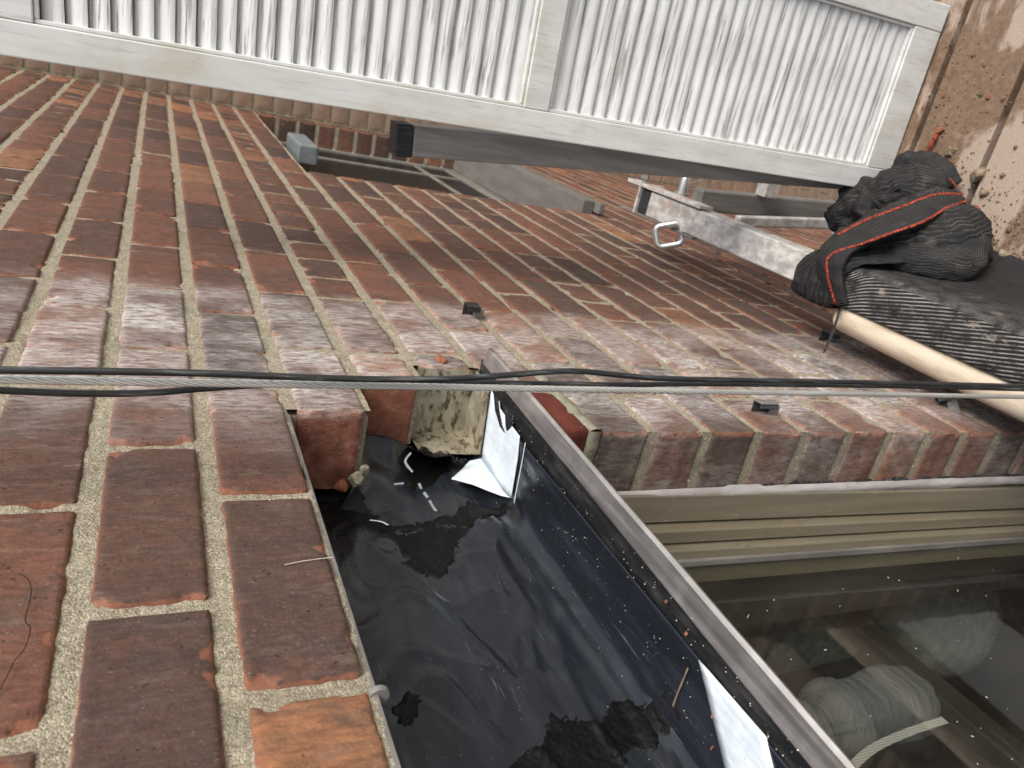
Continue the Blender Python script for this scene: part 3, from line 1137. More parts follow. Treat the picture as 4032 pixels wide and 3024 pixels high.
vs, fs = [], []
NS, NX = 90, 200
SL = 0.315
for j in range(NS + 1):
    s = SL * j / NS
    y, z = prof(s)
    n = prof_n(s)
    for i in range(NX + 1):
        x = -0.75 + (0.255 + 0.75) * i / NX
        q = x * 0.9 + s * 0.5
        h = 0.0
        h += 0.0016 * nz(x * 5, s * 26 + 0.6 * math.sin(x * 6), 1)
        # long wrinkles running with the pan
        wr = max(0, 1 - abs(s - 0.105 - 0.05 * nz(x * 3, 2, 9)) / 0.07) * max(0, 0.5 + 1.2 * nz(x * 6, s * 9, 14))
        h += wr * 0.0034 * (1 - 2 * abs(nz(x * 4 + 0.8 * nz(x * 9, s * 14, 4), s * 62, 3)))
        h += 0.0016 * math.exp(-((s - 0.047 - 0.03 * (0.2 - x)) / 0.006) ** 2)
        h += 0.0012 * nz(x * 24, s * 60, 6)
        cr_ = 1 - abs(nz(x * 7 + 3 * s, s * 22 - 2.0 * x, 21)) * 5
        if cr_ > 0: h += 0.0030 * cr_ * cr_ * min(1, s / 0.06)
        cr_ = 1 - abs(nz(x * 13 - 5 * s, s * 17 + 4.0 * x, 27)) * 6
        if cr_ > 0: h += 0.0022 * cr_ * cr_ * max(0, min(1, (s - 0.10) / 0.05))
        up_ = max(0, (s - 0.16) / 0.15)
        h += up_ * 0.007 * nz(x * 9 + s * 9, s * 13 - x * 5, 12)
        p = Vector((x, y, z)) + n * (h * (0.25 + 0.75 * min(1, s / 0.02)) * max(0.0, min(1.0, (0.16 - x) / 0.05)))
        vs.append(p - n * (0.008 * math.exp(-((s - 0.078) / 0.026) ** 2) * max(0.0, min(1.0, (x - 0.10) / 0.04))))
for j in range(NS):
    for i in range(NX):
        a = j * (NX + 1) + i
        fs.append((a, a + NX + 1, a + NX + 2, a + 1))
o = link("membrane", mesh("membrane", vs, fs), MAT['membrane'], fl, True)
membrane = o
SURF = [(list(vs), list(fs))]
sm = o.modifiers.new("thick", 'SOLIDIFY'); sm.thickness = 0.0015; sm.offset = -1

# far-end upstand of membrane beside the brick ends, folded against them
vs, fs = [], []
cps = [[onX(1390, 1730, 0.225), onX(1470, 1712, 0.25), onX(1560, 1735, 0.25), onX(1620, 1756, 0.27), onX(1700, 1730, 0.285)],
       [onX(1400, 1830, 0.195), onX(1480, 1810, 0.215), onX(1560, 1830, 0.215), onX(1640, 1830, 0.23), onX(1740, 1800, 0.25)],
       [onX(1400, 1900, 0.165), onX(1490, 1900, 0.18), onX(1580, 1920, 0.18), onX(1680, 1920, 0.185), onX(1800, 1900, 0.20)],
       [onY(1330, 2010, 0.106), onY(1440, 2030, 0.104), onY(1580, 2040, 0.103), onY(1720, 2030, 0.102), onY(1880, 2000, 0.101)]]


def grid_surf(cps, n=12, amp=0.0, fr=30, seed=0):
    rows = [spline(r_, n) for r_ in cps]
    cols = [spline([r_[i] for r_ in rows], n) for i in range(len(rows[0]))]
    nr = len(cols[0])
    vs = []
    for j in range(nr):
        for i in range(len(cols)):
            p = cols[i][j]
            d = amp * nz(p.x * fr + seed, p.y * fr, p.z * fr)
            vs.append(p + Vector((-d, -d, d * 0.5)))
    w = len(cols)
    fs = []
    for j in range(nr - 1):
        for i in range(w - 1):
            a = j * w + i
            fs.append((a, a + w, a + w + 1, a + 1))
    return vs, fs


vs, fs = grid_surf(cps, 12, 0.004, 26, 3)
SURF.append((list(vs), list(fs)))
o = link("upstand_membrane", mesh("upstand_membrane", vs, fs), MAT['membrane'], fl, True)
sm = o.modifiers.new("thick", 'SOLIDIFY'); sm.thickness = 0.0015

# metal drip edge: flange with its dark reflection put into the colour, bright folded lip
def strip(profile, x0, x1, n=60, amp=0.0004, seed=1, skew=-0.034):
    vs, fs = [], []
    k = len(profile)
    for i in range(n + 1):
        x = x0 + (x1 - x0) * i / n
        for j, (y, z) in enumerate(profile):
            vs.append((x, y + skew * (x + 0.07) + amp * nz(x * 14, j * 0.3, seed), z + amp * nz(x * 14, j * 0.3, seed + 5)))
    for i in range(n):
        for j in range(k - 1):
            a = i * k + j
            fs.append((a, a + k, a + k + 1, a + 1))
    return vs, fs


vs, fs = strip([(0.034, ZG - 0.0030), (0.021, ZG - 0.0022), (-0.001, ZG - 0.0022)], -0.75, 0.30)
o = link("flange", mesh("flange", vs, fs), MAT['flange'], fl)
sm = o.modifiers.new("thick", 'SOLIDIFY'); sm.thickness = 0.0012; sm.offset = 1
vs, fs = strip([(-0.0005, ZG - 0.0004), (-0.002, ZG + 0.0003), (-0.006, ZG - 0.0004), (-0.0195, ZG - 0.0030), (-0.0212, ZG - 0.0055), (-0.0195, ZG - 0.0085), (-0.010, ZG - 0.0080)], -0.75, 0.288)
o = link("drip_lip", mesh("drip_lip", vs, fs), MAT['steel'], fl)
autosmooth(o, 30)
sm = o.modifiers.new("thick", 'SOLIDIFY'); sm.thickness = 0.0010

# tan end dam: an inside corner of folded sheet (end, floor, back)
dm = MB()
XD = 0.299
zt, zb = -2 * P - 0.0015, ZG + 0.0025
y0, y1 = 0.001, 0.086
E = 0.0012
dm.add([(XD, y0, zt), (XD, y1, zt), (XD, y1, zb), (XD, y0, zb)], [(0, 1, 2, 3)])
dm.add([(XD, y0, zb), (XD, y1, zb), (XD - 0.060, y1 + 0.002, zb - 0.001), (XD - 0.046, y0, zb - 0.001)], [(0, 1, 2, 3)])
dm.add([(XD, y1, zt), (XD - 0.052, y1 + 0.003, zt - 0.003), (XD - 0.060, y1 + 0.002, zb - 0.001), (XD, y1, zb)], [(0, 1, 2, 3)])
o = dm.build("end_dam", MAT['tansteel'], fl)
o["label"] = "stained tan metal corner box at the end of the flashing"
ss = o.modifiers.new("sub", 'SUBSURF'); ss.subdivision_type = 'SIMPLE'; ss.levels = 3; ss.render_levels = 3
sm = o.modifiers.new("thick", 'SOLIDIFY'); sm.thickness = 0.0011; sm.offset = 1


from mathutils.bvhtree import BVHTree
_v, _f = [], []
for a_, b_ in SURF:
    n0 = len(_v)
    _v += [Vector(q) for q in a_]
    _f += [tuple(i + n0 for i in f) for f in b_]
BVH = BVHTree.FromPolygons(_v, _f)


# ragged flat patches (membrane pieces, mastic) on the pan: outline traced on a surface, with thickness
def patch(name, poly, to3d, nrm, res, height, mat, rag=0.0, seed=0, bumpy=0.0, parent=membrane):
    """poly in pixels; to3d maps a pixel onto the surface; grid inside the outline"""
    P3 = [to3d(x, y) for x, y in poly]
    n = Vector(nrm).normalized()
    c = sum(P3, Vector()) / len(P3)
    ax = (P3[1] - P3[0])
    ax = (ax - n * ax.dot(n)).normalized()
    ay = n.cross(ax)
    pl = [((p - c).dot(ax), (p - c).dot(ay)) for p in P3]
    x0, x1 = min(p[0] for p in pl), max(p[0] for p in pl)
    y0, y1 = min(p[1] for p in pl), max(p[1] for p in pl)

    def sd(px, py):
        d = 1e9
        inside = False
        m_ = len(pl)
        for i in range(m_):
            ax_, ay_ = pl[i]
            bx, by = pl[(i + 1) % m_]
            ex, ey = bx - ax_, by - ay_
            t = max(0, min(1, ((px - ax_) * ex + (py - ay_) * ey) / (ex * ex + ey * ey + 1e-12)))
            d = min(d, math.hypot(px - ax_ - t * ex, py - ay_ - t * ey))
            if (ay_ > py) != (by > py) and px < (bx - ax_) * (py - ay_) / (by - ay_) + ax_:
                inside = not inside
        return d if inside else -d
    nx_, ny_ = int((x1 - x0) / res) + 3, int((y1 - y0) / res) + 3
    idx, vs, fs, ok = {}, [], [], {}
    for j in range(ny_ + 1):
        for i in range(nx_ + 1):
            px, py = x0 - res + i * res, y0 - res + j * res
            d = sd(px, py)
            if rag:
                d += rag * (nz(px * 45 + seed, py * 80, 1) + 0.7 * nz(px * 110 + seed, py * 240, 2) + 0.5 * nz(px * 260, py * 520, seed))
            ok[i, j] = d
            f = max(0.0, min(1.0, d / (height * 1.6 + 1e-6)))
            h = height * math.sqrt(f)
            if bumpy and d > 0:
                h += bumpy * f * (nz(px * 90 + seed, py * 90, 3) + 0.8 * nz(px * 240 + seed, py * 240, 4) + 0.5 * nz(px * 600, py * 600, 5))
            p = c + ax * px + ay * py
            if mat is MAT['mastic']:
                hit = BVH.ray_cast(p + n * 0.03, -n, 0.09)
                if hit[0] is not None:
                    p = hit[0]
            p = p + n * (h + 0.0021 if d > 0 else 0.0006) if mat is MAT["mastic"] else p + n * (h if d > 0 else -0.0012)
            idx[i, j] = len(vs)
            vs.append(p)
    for j in range(ny_):
        for i in range(nx_):
            q = [(i, j), (i + 1, j), (i + 1, j + 1), (i, j + 1)]
            if sum(ok[k] > 0 for k in q) >= 2:
                fs.append(tuple(idx[k] for k in q))
    used = sorted({i for f in fs for i in f})
    re = {u: i for i, u in enumerate(used)}
    return link(name, mesh(name, [vs[u] for u in used], [tuple(re[i] for i in f) for f in fs]), mat, parent, True)


def poly_patch(name, poly, to3d, mat, n=6, thick=0.0012, parent=membrane):
    pts = [to3d(x, y) for x, y in poly]
    bm = bmesh.new()
    bm.faces.new([bm.verts.new(p) for p in pts])
    bmesh.ops.triangulate(bm, faces=bm.faces[:])
    bmesh.ops.subdivide_edges(bm, edges=bm.edges[:], cuts=n, use_grid_fill=True)
    me = bpy.data.meshes.new(name)
    bm.to_mesh(me)
    bm.free()
    o = link(name, me, mat, parent, True)
    sm = o.modifiers.new("thick", 'SOLIDIFY')
    sm.thickness = thick
    sm.offset = 0
    return o


c5 = lambda x, y: (1000 + x * 0.633, 1300 + y * 0.633)
c6 = lambda x, y: (1200 + x * 0.8137, 2000 + y * 0.8137)
cA = lambda x, y: (2300 + x * 0.4973, 2200 + y * 0.4973)
floorp = lambda x, y: onZ(x, y, ZG + 0.003)
backp = lambda x, y: onY(x, y, 0.094)

o = poly_patch("white_patch", [c5(1478, 375), c5(1520, 470), c5(1600, 590), c5(1652, 660), c5(1640, 800), c5(1600, 1040), c5(1500, 920), c5(1418, 792)], lambda x, y: onZ(x, y, ZG + 0.0032), MAT['whitemem'])
o["label"] = "white membrane patch on the pan floor beside the end dam"
poly_patch("white_patch", [c5(1425, 796), c5(1600, 1043), c5(1540, 1030), c5(1460, 1000), c5(1360, 960), c5(1228, 925), c5(1290, 870), c5(1340, 815)], lambda x, y: onY(x, y, 0.0885), MAT['whitemem'])
patch("dark_strip", [c5(1490, 400), c5(1500, 500), c5(1530, 600), c5(1560, 640), c5(1545, 600), c5(1530, 520), c5(1520, 440)], lambda x, y: onZ(x, y, ZG + 0.0045), (0, 0, 1), 0.001, 0.0006, MAT['membrane'], rag=0.0004, seed=7)
patch("dark_strip", [c5(1560, 500), c5(1565, 600), c5(1572, 630), c5(1600, 600), c5(1610, 575)], lambda x, y: onZ(x, y, ZG + 0.0045), (0, 0, 1), 0.001, 0.0006, MAT['membrane'], rag=0.0004, seed=8)
o = poly_patch("white_patch", [cA(910, 800), cA(1440, 1410), cA(1500, 1660), cA(1560, 1900), cA(1180, 1900), cA(1120, 1660), cA(1050, 1370)], lambda x, y: onZ(x, y, ZG + 0.0030), MAT['whitemem'])
o["label"] = "pale blue white membrane triangle near the bottom of the picture"
# white seam lines
def seam(px, to3d, w, mat, n=(0, 0, 1), nm="seam_line", k=6):
    return ribbon(spline([to3d(x, y) for x, y in px], k), w, mat, nm, membrane, n, 0.0008)


seam([c5(1692, 700), c5(1665, 850), c5(1635, 1000), c5(1622, 1075)], lambda x, y: onZ(x, y, ZG + 0.003), 0.0012, MAT['whitemem'])
seam([c5(975, 760), c5(940, 815), c5(985, 880)], lambda x, y: onX(x, y, 0.20), 0.0018, MAT['whitemem'], (-1, 0, 0))
seam([c5(870, 955), c5(930, 950)], lambda x, y: onX(x, y, 0.165), 0.0016, MAT['whitemem'], (-1, 0, 0))
seam([c5(1025, 950), c5(1040, 985)], lambda x, y: onX(x, y, 0.165), 0.0018, MAT['whitemem'], (-1, 0, 0))
seam([c5(1055, 1005), c5(1080, 1040)], lambda x, y: onX(x, y, 0.155), 0.0022, MAT['whitemem'], (-1, 0, 0))
seam([c5(1090, 1055), c5(1115, 1100), c5(1140, 1130)], lambda x, y: onX(x, y, 0.14), 0.0018, MAT['whitemem'], (-1, 0, 0))
seam([c5(720, 1185), c5(790, 1195), c5(835, 1217)], lambda x, y: onY(x, y, 0.0945), 0.0014, MAT['whitemem'], (0, -1, 0))
seam([cA(250, 0), cA(440, 260), cA(545, 420), cA(700, 640), cA(810, 800), cA(835, 860)], lambda x, y: onZ(x, y, ZG + 0.0024), 0.0007, MAT['crack'])
seam([cA(830, 860), cA(790, 960), cA(740, 1080), cA(690, 1220)], lambda x, y: onZ(x, y, ZG + 0.003), 0.0012, MAT['rubble'])
# mastic
patch("mastic_smear", [c6(900, 1290), c6(1000, 1190), c6(1140, 1120), c6(1165, 1040), c6(1200, 965), c6(1235, 1010), c6(1300, 990), c6(1420, 1010), c6(1500, 930), c6(1560, 925), c6(1650, 965), c6(1735, 975), c6(1765, 1015), c6(1825, 1085), c6(1800, 1105), c6(1740, 1110), c6(1680, 1140), c6(1600, 1130), c6(1510, 1170), c6(1560, 1190), c6(1480, 1290)],
      lambda x, y: onY(x, y, 0.089), (0, -1, 0.1), 0.0012, 0.0007, MAT['mastic'], rag=0.006, seed=11, bumpy=0.0006)
patch("mastic_smear", [c5(400, 990), c5(520, 1020), c5(640, 1000), c5(800, 1150), c5(840, 1215), c5(1000, 1215), c5(1180, 1190), c5(1330, 1215), c5(1260, 1300), c5(1230, 1420), c5(1130, 1500), c5(1010, 1440), c5(900, 1330), c5(850, 1230), c5(700, 1180), c5(560, 1280), c5(470, 1180)],
      lambda x, y: onY(x, y, 0.091), (0, -1, 0.1), 0.0012, 0.0007, MAT['mastic'], rag=0.008, seed=21, bumpy=0.0006)
patch("mastic_smear", [c5(930, 880), c5(1000, 800), c5(1060, 740), c5(1130, 790), c5(1330, 800), c5(1270, 870), c5(1220, 930), c5(1180, 1000), c5(1090, 1010), c5(960, 960)],
      lambda x, y: onX(x, y, 0.205), (-1, -0.4, 0.1), 0.0012, 0.0010, MAT['mastic'], rag=0.006, seed=31, bumpy=0.0008)
patch("mastic_smear", [c5(700, 1100), c5(860, 1190), c5(1020, 1170), c5(1250, 1120), c5(1330, 1050), c5(1420, 1060), c5(1560, 1075), c5(1600, 1120), c5(1480, 1150), c5(1380, 1170), c5(1330, 1215), c5(1180, 1180), c5(1000, 1215), c5(840, 1215)],
      lambda x, y: onY(x, y, 0.0925), (0, -1, 0.2), 0.0012, 0.0012, MAT['mastic'], rag=0.005, seed=41, bumpy=0.0010)
patch("mastic_smear", [c6(430, 960), c6(500, 890), c6(560, 900), c6(550, 1000), c6(500, 1060), c6(440, 1010)], lambda x, y: onY(x, y, 0.0985), (0, -1, 0), 0.002, 0.001, MAT['mastic'], rag=0.004, seed=51, bumpy=0.001)
# grey plug disc at the mortar end of the shelf plate
a = MB()
pc = onY(1490, 2738, 0.006)
a.tube([pc + Vector((0.002, 0, 0)), pc + Vector((-0.002, 0, 0))], 0.0065, 24)
a.build("weep_plug", MAT['greysteel'], fl, bevel=0.0006)


# small grit and flakes on the pan
def crumbs(name, pts, mat, parent=None, seed=0):
    a = MB()
    for i, (p, r_) in enumerate(pts):
        rr = random.Random(seed * 1000 + i)
        q = Matrix.Rotation(rr.uniform(0, 6), 3, Vector((rr.uniform(-1, 1), rr.uniform(-1, 1), rr.uniform(-1, 1))).normalized())
        base = [(1, 0, 0), (-1, 0, 0), (0, 1, 0), (0, -1, 0), (0, 0, 1), (0, 0, -1)]
        vs = [Vector(p) + q @ (Vector(b) * r_ * rr.uniform(0.6, 1.1)) for b in base]
        a.add(vs, [(0, 2, 4), (2, 1, 4), (1, 3, 4), (3, 0, 4), (2, 0, 5), (1, 2, 5), (3, 1, 5), (0, 3, 5)])
    return a.build(name, mat, parent)


rr = random.Random(9)
pts = []
for _ in range(150):
    x = rr.uniform(-0.30, 0.18)
    s = rr.betavariate(1.3, 2.2) * 0.13
    y, z = prof(s)
    pts.append((Vector((x, y, z)) + prof_n(s) * 0.0026, rr.uniform(0.0002, 0.0006)))
for _ in range(70):
    x = rr.uniform(-0.30, 0.2)
    pts.append((Vector((x, rr.uniform(0.0, 0.022), ZG + 0.0014)), rr.uniform(0.0002, 0.0007)))
o = crumbs("pan_grit", pts, MAT['flake'], None, 2)
tag(o, "scattered pale mortar grit on the black flashing pan", "grit", kind="stuff")
for px, py in [cA(335, 745), cA(1010, 1498), cA(1020, 1250), cA(808, 595), cA(648, 338)]:
    a = MB().add(*rock(floorp(px, py), 0.0018, int(px), (1.4, 1, 0.5)))
    o = a.build("brick_crumb", MAT['clay'])
    where = {0: "lower left of the drip edge"}.get(1, "")
    tag(o, None, "crumb", "orange crumbs on the flashing")
lab = ["orange brick crumb in the middle of the black pan", "orange brick crumb left of the pale triangle near the bottom edge", "pinkish brick sliver on the edge of the pale triangle",
       "orange brick crumb on the dark flange, the nearer of two", "orange brick crumb on the dark flange, the farther of two"]
for o, l in zip([o for o in COL.objects if o.name.startswith("brick_crumb")], lab):
    o["label"] = l

# ------------------------------------------------------------------ near window
win = empty("window", (0.0, 0.15, -0.9), "tan aluminium window with dusty glass recessed beside the brick jamb", "window")


def jambprof(profile, z0, z1, n=2, amp=0.0, seed=0, fr=12):
    vs, fs = [], []
    k = len(profile)
    for i in range(n + 1):
        z = z0 + (z1 - z0) * i / n
        for j, (x, y) in enumerate(profile):
            vs.append((x + amp * nz(z * fr, j * 0.6, seed), y + amp * nz(z * fr, j * 0.6, seed + 4), z))
    for i in range(n):
        for j in range(k - 1):
            a = i * k + j
            fs.append((a, a + 1, a + k + 1, a + k))
    return vs, fs


ZB = -1.235
TILT = 0.022
vs, fs = jambprof([(0.140, 0.089), (0.1305, 0.0905), (0.1285, 0.093), (0.1275, 0.1295), (0.141, 0.1299), (0.141, 0.1335), (0.116, 0.1339), (0.1145, 0.136), (0.1145, 0.1525),
                   (0.128, 0.1529), (0.128, 0.1562), (0.105, 0.1566), (0.104, 0.159), (0.104, 0.172), (0.106, 0.174), (0.106, 0.21)], ZG - 0.02, -1.42, 4)
o1 = link("side_frame", mesh("side_frame", vs, fs), MAT['tan'], win)
autosmooth(o1, 20)
sm = o1.modifiers.new("bevel", 'BEVEL'); sm.width = 0.0006; sm.segments = 2
# head of the frame under the lintel, bottom rail, glazing gasket
a = MB()
a.box(-0.9, 0.115, 0.15, 0.215, ZG - 0.05, ZG - 0.0175)
o2 = a.build("head_frame", MAT['tan'], win, bevel=0.002)
a = MB()
a.box(-0.9, 0.1035, 0.150, 0.2, ZB - 0.05, ZB)
a.box(-0.9, 0.1035, 0.160, 0.178, ZB, ZB + 0.012)
o3 = a.build("bottom_rail", MAT['tan'], win, bevel=0.002)
a = MB()
a.box(0.0985, 0.104, 0.169, 0.1785, ZB, ZG - 0.05)
o4 = a.build("glazing_gasket", MAT['greysteel'], win, bevel=0.001)
a = MB()
a.box(-0.9, 0.1035, 0.1785, 0.184, ZB - 0.01, ZG - 0.045)
o5 = a.build("pane", MAT['glass'], win)
# new grey sealant bead along the brick and remains of the old one
vs, fs = [], []
n = 150
for i in range(n + 1):
    z = ZG - 0.055 - (1.42 - 0.30) * i / n
    w = 0.0078 + 0.0022 * nz(z * 11, 3, 1) + 0.0012 * nz(z * 40, 1, 1)
    if abs(z + 0.575) < 0.03: w += 0.004
    for j in range(6):
        th = j / 5
        y = 0.0815 - w * 0.75 + th * 2.0 * w + 0.003
        x = 0.1335 - math.sin(th * math.pi) * (0.0035 + 0.001 * nz(z * 30, j, 2)) - 0.0015 * th
        vs.append((x, y, z))
for i in range(n):
    for j in range(5):
        a = i * 6 + j
        fs.append((a, a + 1, a + 7, a + 6))
o6 = link("sealant_bead", mesh("sealant_bead", vs, fs), MAT['sealant'], win, True)
vs, fs = [], []
for i in range(n + 1):
    z = ZG - 0.33 - (1.42 - 0.58) * i / n
    w = max(0.0, 0.006 + 0.006 * nz(z * 26, 7, 1) + 0.003 * nz(z * 90, 7, 2))
    for j in range(4):
        th = j / 3
        vs.append((XC - 0.0008 - math.sin(th * math.pi) * 0.0012, 0.0825 - w * (1 - th), z))
for i in range(n):
    for j in range(3):
        a = i * 4 + j
        fs.append((a, a + 1, a + 5, a + 4))
link("old_sealant", mesh("old_sealant", vs, fs), MAT['oldseal'], win, True)
# the frame leans a touch, as in the photograph
Rt = Matrix.Translation((0, 0.14, -0.75)) @ Matrix.Rotation(TILT, 4, 'X') @ Matrix.Translation((0, -0.14, 0.75))
for o in (o1, o2, o3, o4, o5):
    o.data.transform(Matrix.Translation((0, 0, 0)) @ Rt)

# room behind the glass
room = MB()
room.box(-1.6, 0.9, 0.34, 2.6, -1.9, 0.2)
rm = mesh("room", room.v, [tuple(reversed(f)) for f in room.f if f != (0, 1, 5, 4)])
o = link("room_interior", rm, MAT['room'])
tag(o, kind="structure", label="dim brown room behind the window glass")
# soffit closing the space between frame and room
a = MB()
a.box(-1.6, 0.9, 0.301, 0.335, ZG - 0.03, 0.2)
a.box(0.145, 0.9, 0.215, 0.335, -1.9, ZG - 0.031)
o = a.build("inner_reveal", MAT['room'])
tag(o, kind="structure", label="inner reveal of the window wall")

# dim shapes behind the glass; sleeve, strap and rail stand in for reflections
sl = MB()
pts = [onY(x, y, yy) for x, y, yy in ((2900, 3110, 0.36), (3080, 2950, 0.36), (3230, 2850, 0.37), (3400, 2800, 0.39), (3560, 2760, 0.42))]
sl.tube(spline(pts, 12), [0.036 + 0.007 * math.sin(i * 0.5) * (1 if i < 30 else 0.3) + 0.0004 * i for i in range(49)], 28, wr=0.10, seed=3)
o = sl.build("sleeve_reflection", MAT['knit'], None, True)  # solid roll added in place of a sleeve mirrored in the pane
tag(o, "reflection of a grey knitted sleeve with a cuff, built as a roll behind the dusty glass", "sleeve reflection")
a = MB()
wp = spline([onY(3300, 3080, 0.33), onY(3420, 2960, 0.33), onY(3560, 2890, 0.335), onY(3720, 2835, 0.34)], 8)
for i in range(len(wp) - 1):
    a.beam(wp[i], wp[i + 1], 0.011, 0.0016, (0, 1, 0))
o = a.build("strap_reflection", MAT['webbing'])  # added band imitating a lanyard reflected by the pane
tag(o, "reflection of a pale woven lanyard, built as a band behind the glass in the bottom right corner", "strap reflection")
a = MB()
a.beam(onY(3170, 2300, 0.40), onY(4080, 3060, 0.40), 0.05, 0.03, (0, 1, 0))
o = a.build("rail_reflection", MAT['railrefl'], bevel=0.003)  # added beam imitating a platform rail reflected in the glass
tag(o, "reflection of a platform rail, built as a dark diagonal beam behind the dusty window glass", "rail reflection")
a = MB()
pc = onY(3640, 2450, 0.62)
rows = []
for i in range(13):
    t = i / 12
    rows.append((pc + Vector((0.10 * (t - 0.5), 0, 0.26 * (0.5 - t))), 0.06 + 0.075 * math.sin(min(1, t * 1.25) * math.pi * 0.62)))
a.tube([r_[0] for r_ in rows], [r_[1] for r_ in rows], 32)
o = a.build("lamp_shade", MAT['shade'], None, True)
tag(o, "pale rounded lamp shade standing dimly in the room behind the glass", "lamp shade")
a = MB()
a.beam(onY(2760, 2560, 0.7), onY(3320, 2440, 0.7), 0.16, 0.12, (0, 1, 0))
o = a.build("cushion", MAT['shade'], bevel=0.035, seg=5)
tag(o, "blurred pale cushion behind the glass left of the dark reflected rail", "cushion")

# white flakes stuck on the glass
a = MB()
rr = random.Random(12)
for i in range(110):
    x, z = rr.uniform(-0.45, 0.095), -rr.uniform(0.32, 1.22)
    q = Rt @ Vector((x, 0.178, z))
    l = rr.uniform(0.0006, 0.0022) * (3 if rr.random() < 0.03 else 1)
    w = rr.uniform(0.0003, 0.0006)
    th = rr.gauss(1.45, 0.5)
    d = Vector((math.cos(th), 0, math.sin(th)))
    s_ = Vector((-math.sin(th), 0, math.cos(th)))
    p0 = q - d * l - s_ * w
    vs = [q - d * l, q - s_ * w, q + d * l, q + s_ * w, q + Vector((0, -0.0005, 0))]
    a.add(vs, [(0, 1, 4), (1, 2, 4), (2, 3, 4), (3, 0, 4)])
o = a.build("glass_flakes", MAT['flake'])
tag(o, "white paint and dust flakes stuck on the window glass", "flakes", kind="stuff")

# ------------------------------------------------------------------ far window
fw = empty("window", (2.2, 0.12, -0.7), "far window with dark panes and grey projecting sill beside the shutter edge", "window")
a = MB()
a.box(FO0 + 0.002, FO1 - 0.002, -0.040, 0.0915, FOZ - 0.012, FOZ + 0.030)
a.box(FO0 - 0.03, FO1 + 0.02, -0.040, -0.0045, FOZ - 0.034, FOZ - 0.0125)
a.build("sill", MAT['sill'], fw, bevel=0.004)
a = MB()
y0, y1 = 0.095, 0.14
ztop = ZG - 0.003
a.box(FO1 - 0.03, FO1 - 0.0005, y0 - 0.004, y1, FOZ, ztop)
a.build("side_frame", MAT['paleframe'], fw, bevel=0.003)
a = MB(); a.box(FO0 + 0.001, FO0 + 0.05, y0, y1, FOZ, ztop); a.build("side_frame", MAT['paleframe'], fw, bevel=0.003)
a = MB(); a.box(FO0 + 0.05, FO1 - 0.03, y0, y1, ztop - 0.03, ztop); a.build("head_frame", MAT['paleframe'], fw, bevel=0.003)
a = MB(); a.box(FO0 + 0.05, FO1 - 0.03, y0 - 0.003, y1, FOZ + 0.0, FOZ + 0.075); a.build("bottom_frame", MAT['paleframe'], fw, bevel=0.003)
for xm in (2.02, 2.62):
    a = MB(); a.box(xm - 0.014, xm + 0.014, y0, y1 - 0.005, FOZ + 0.075, ztop - 0.03); a.build("mullion", MAT['paleframe'], fw, bevel=0.002)
a = MB(); a.box(FO0 + 0.05, FO1 - 0.03, y0 + 0.001, y1 - 0.006, -0.935, -0.915); a.build("transom", MAT['paleframe'], fw, bevel=0.002)
m = M('dark_glass', rough=0.35, spec=0.15)
m.color((0.012, 0.012, 0.013))
MAT['darkglass'] = m.m
for x0, x1 in ((FO0 + 0.05, 2.006), (2.034, 2.606), (2.634, FO1 - 0.03)):
    for z0, z1 in ((FOZ + 0.075, -0.935), (-0.915, ztop - 0.03)):
        a = MB(); a.box(x0, x1, 0.1015, 0.106, z0, z1); a.build("pane", MAT['darkglass'], fw)
a = MB()
a.box(FO0 + 0.001, FO1 - 0.001, 0.142, 0.16, FOZ, ztop)
a.build("blind_backing", MAT['dark'], fw)
pc = onX(1222, 615, 2.34)
a = MB()
bc = onX(1213, 612, 2.2)
a.box(2.20, 2.48, bc.y - 0.034, bc.y + 0.034, bc.z - 0.034, bc.z + 0.034)
o = a.build("junction_box", MAT['bluegrey'], None, bevel=0.008, seg=3)
tag(o, "blue grey plastic box tucked under the head of the far window", "box")

# ------------------------------------------------------------------ shutter standing on the platform
ZD = -1.2708
XS = 0.6886
shut = empty("louvered_shutter", (XS, -0.2848, ZD), "weathered white louvered shutter standing upright on the hanging platform", "shutter")
LEAN = 0.033
Ms = Matrix.Translation((XS, -0.2848, ZD)) @ Matrix.Rotation(-LEAN, 4, 'X')
# local axes: x = depth away from camera, y = -width, z = up
SW, SH, ST = 0.360, 1.612, 0.030


def sbox(name, y0, y1, z0, z1, mat, x0=0.0, x1=ST, bevel=0.0018, parent=shut):
    a = MB()
    a.box(x0, x1, -y1, -y0, z0, z1)
    o = a.build(name, mat, None, bevel=bevel)
    o.matrix_world = Ms
    o.parent = parent
    o.matrix_parent_inverse = parent.matrix_basis.inverted() if parent is shut else Matrix()
    return o


sbox("stile", 0, 0.043, 0, SH, MAT['frame'])
sbox("stile", 0.312, SW, 0, SH, MAT['frame'])
for z0, z1 in ((0, 0.072), (0.815, 0.860), (1.538, SH)):
    sbox("rail", 0.0435, 0.3115, z0, z1, MAT['frame'], 0.0006, ST - 0.0006)
sbox("back_panel", 0.0445, 0.3105, 0.0725, 1.5375, MAT['dark'], ST - 0.004, ST - 0.002, 0)
# grimy outer groove along the stile edge
sbox("edge_groove", -0.0008, 0.0, 0.0, SH, MAT['grime'], 0.012, ST - 0.002, 0)
# bead moulding round the openings
for z0, z1 in ((0.0725, 0.8145), (0.8605, 1.5375)):
    for y0, y1, a0, a1 in ((0.0435, 0.049, z0, z1), (0.306, 0.3115, z0, z1), (0.0492, 0.3058, z0, z0 + 0.0055), (0.0492, 0.3058, z1 - 0.0055, z1)):
        sbox("bead", y0, y1, a0, a1, MAT['frame'], 0.004, 0.014, 0.0015)
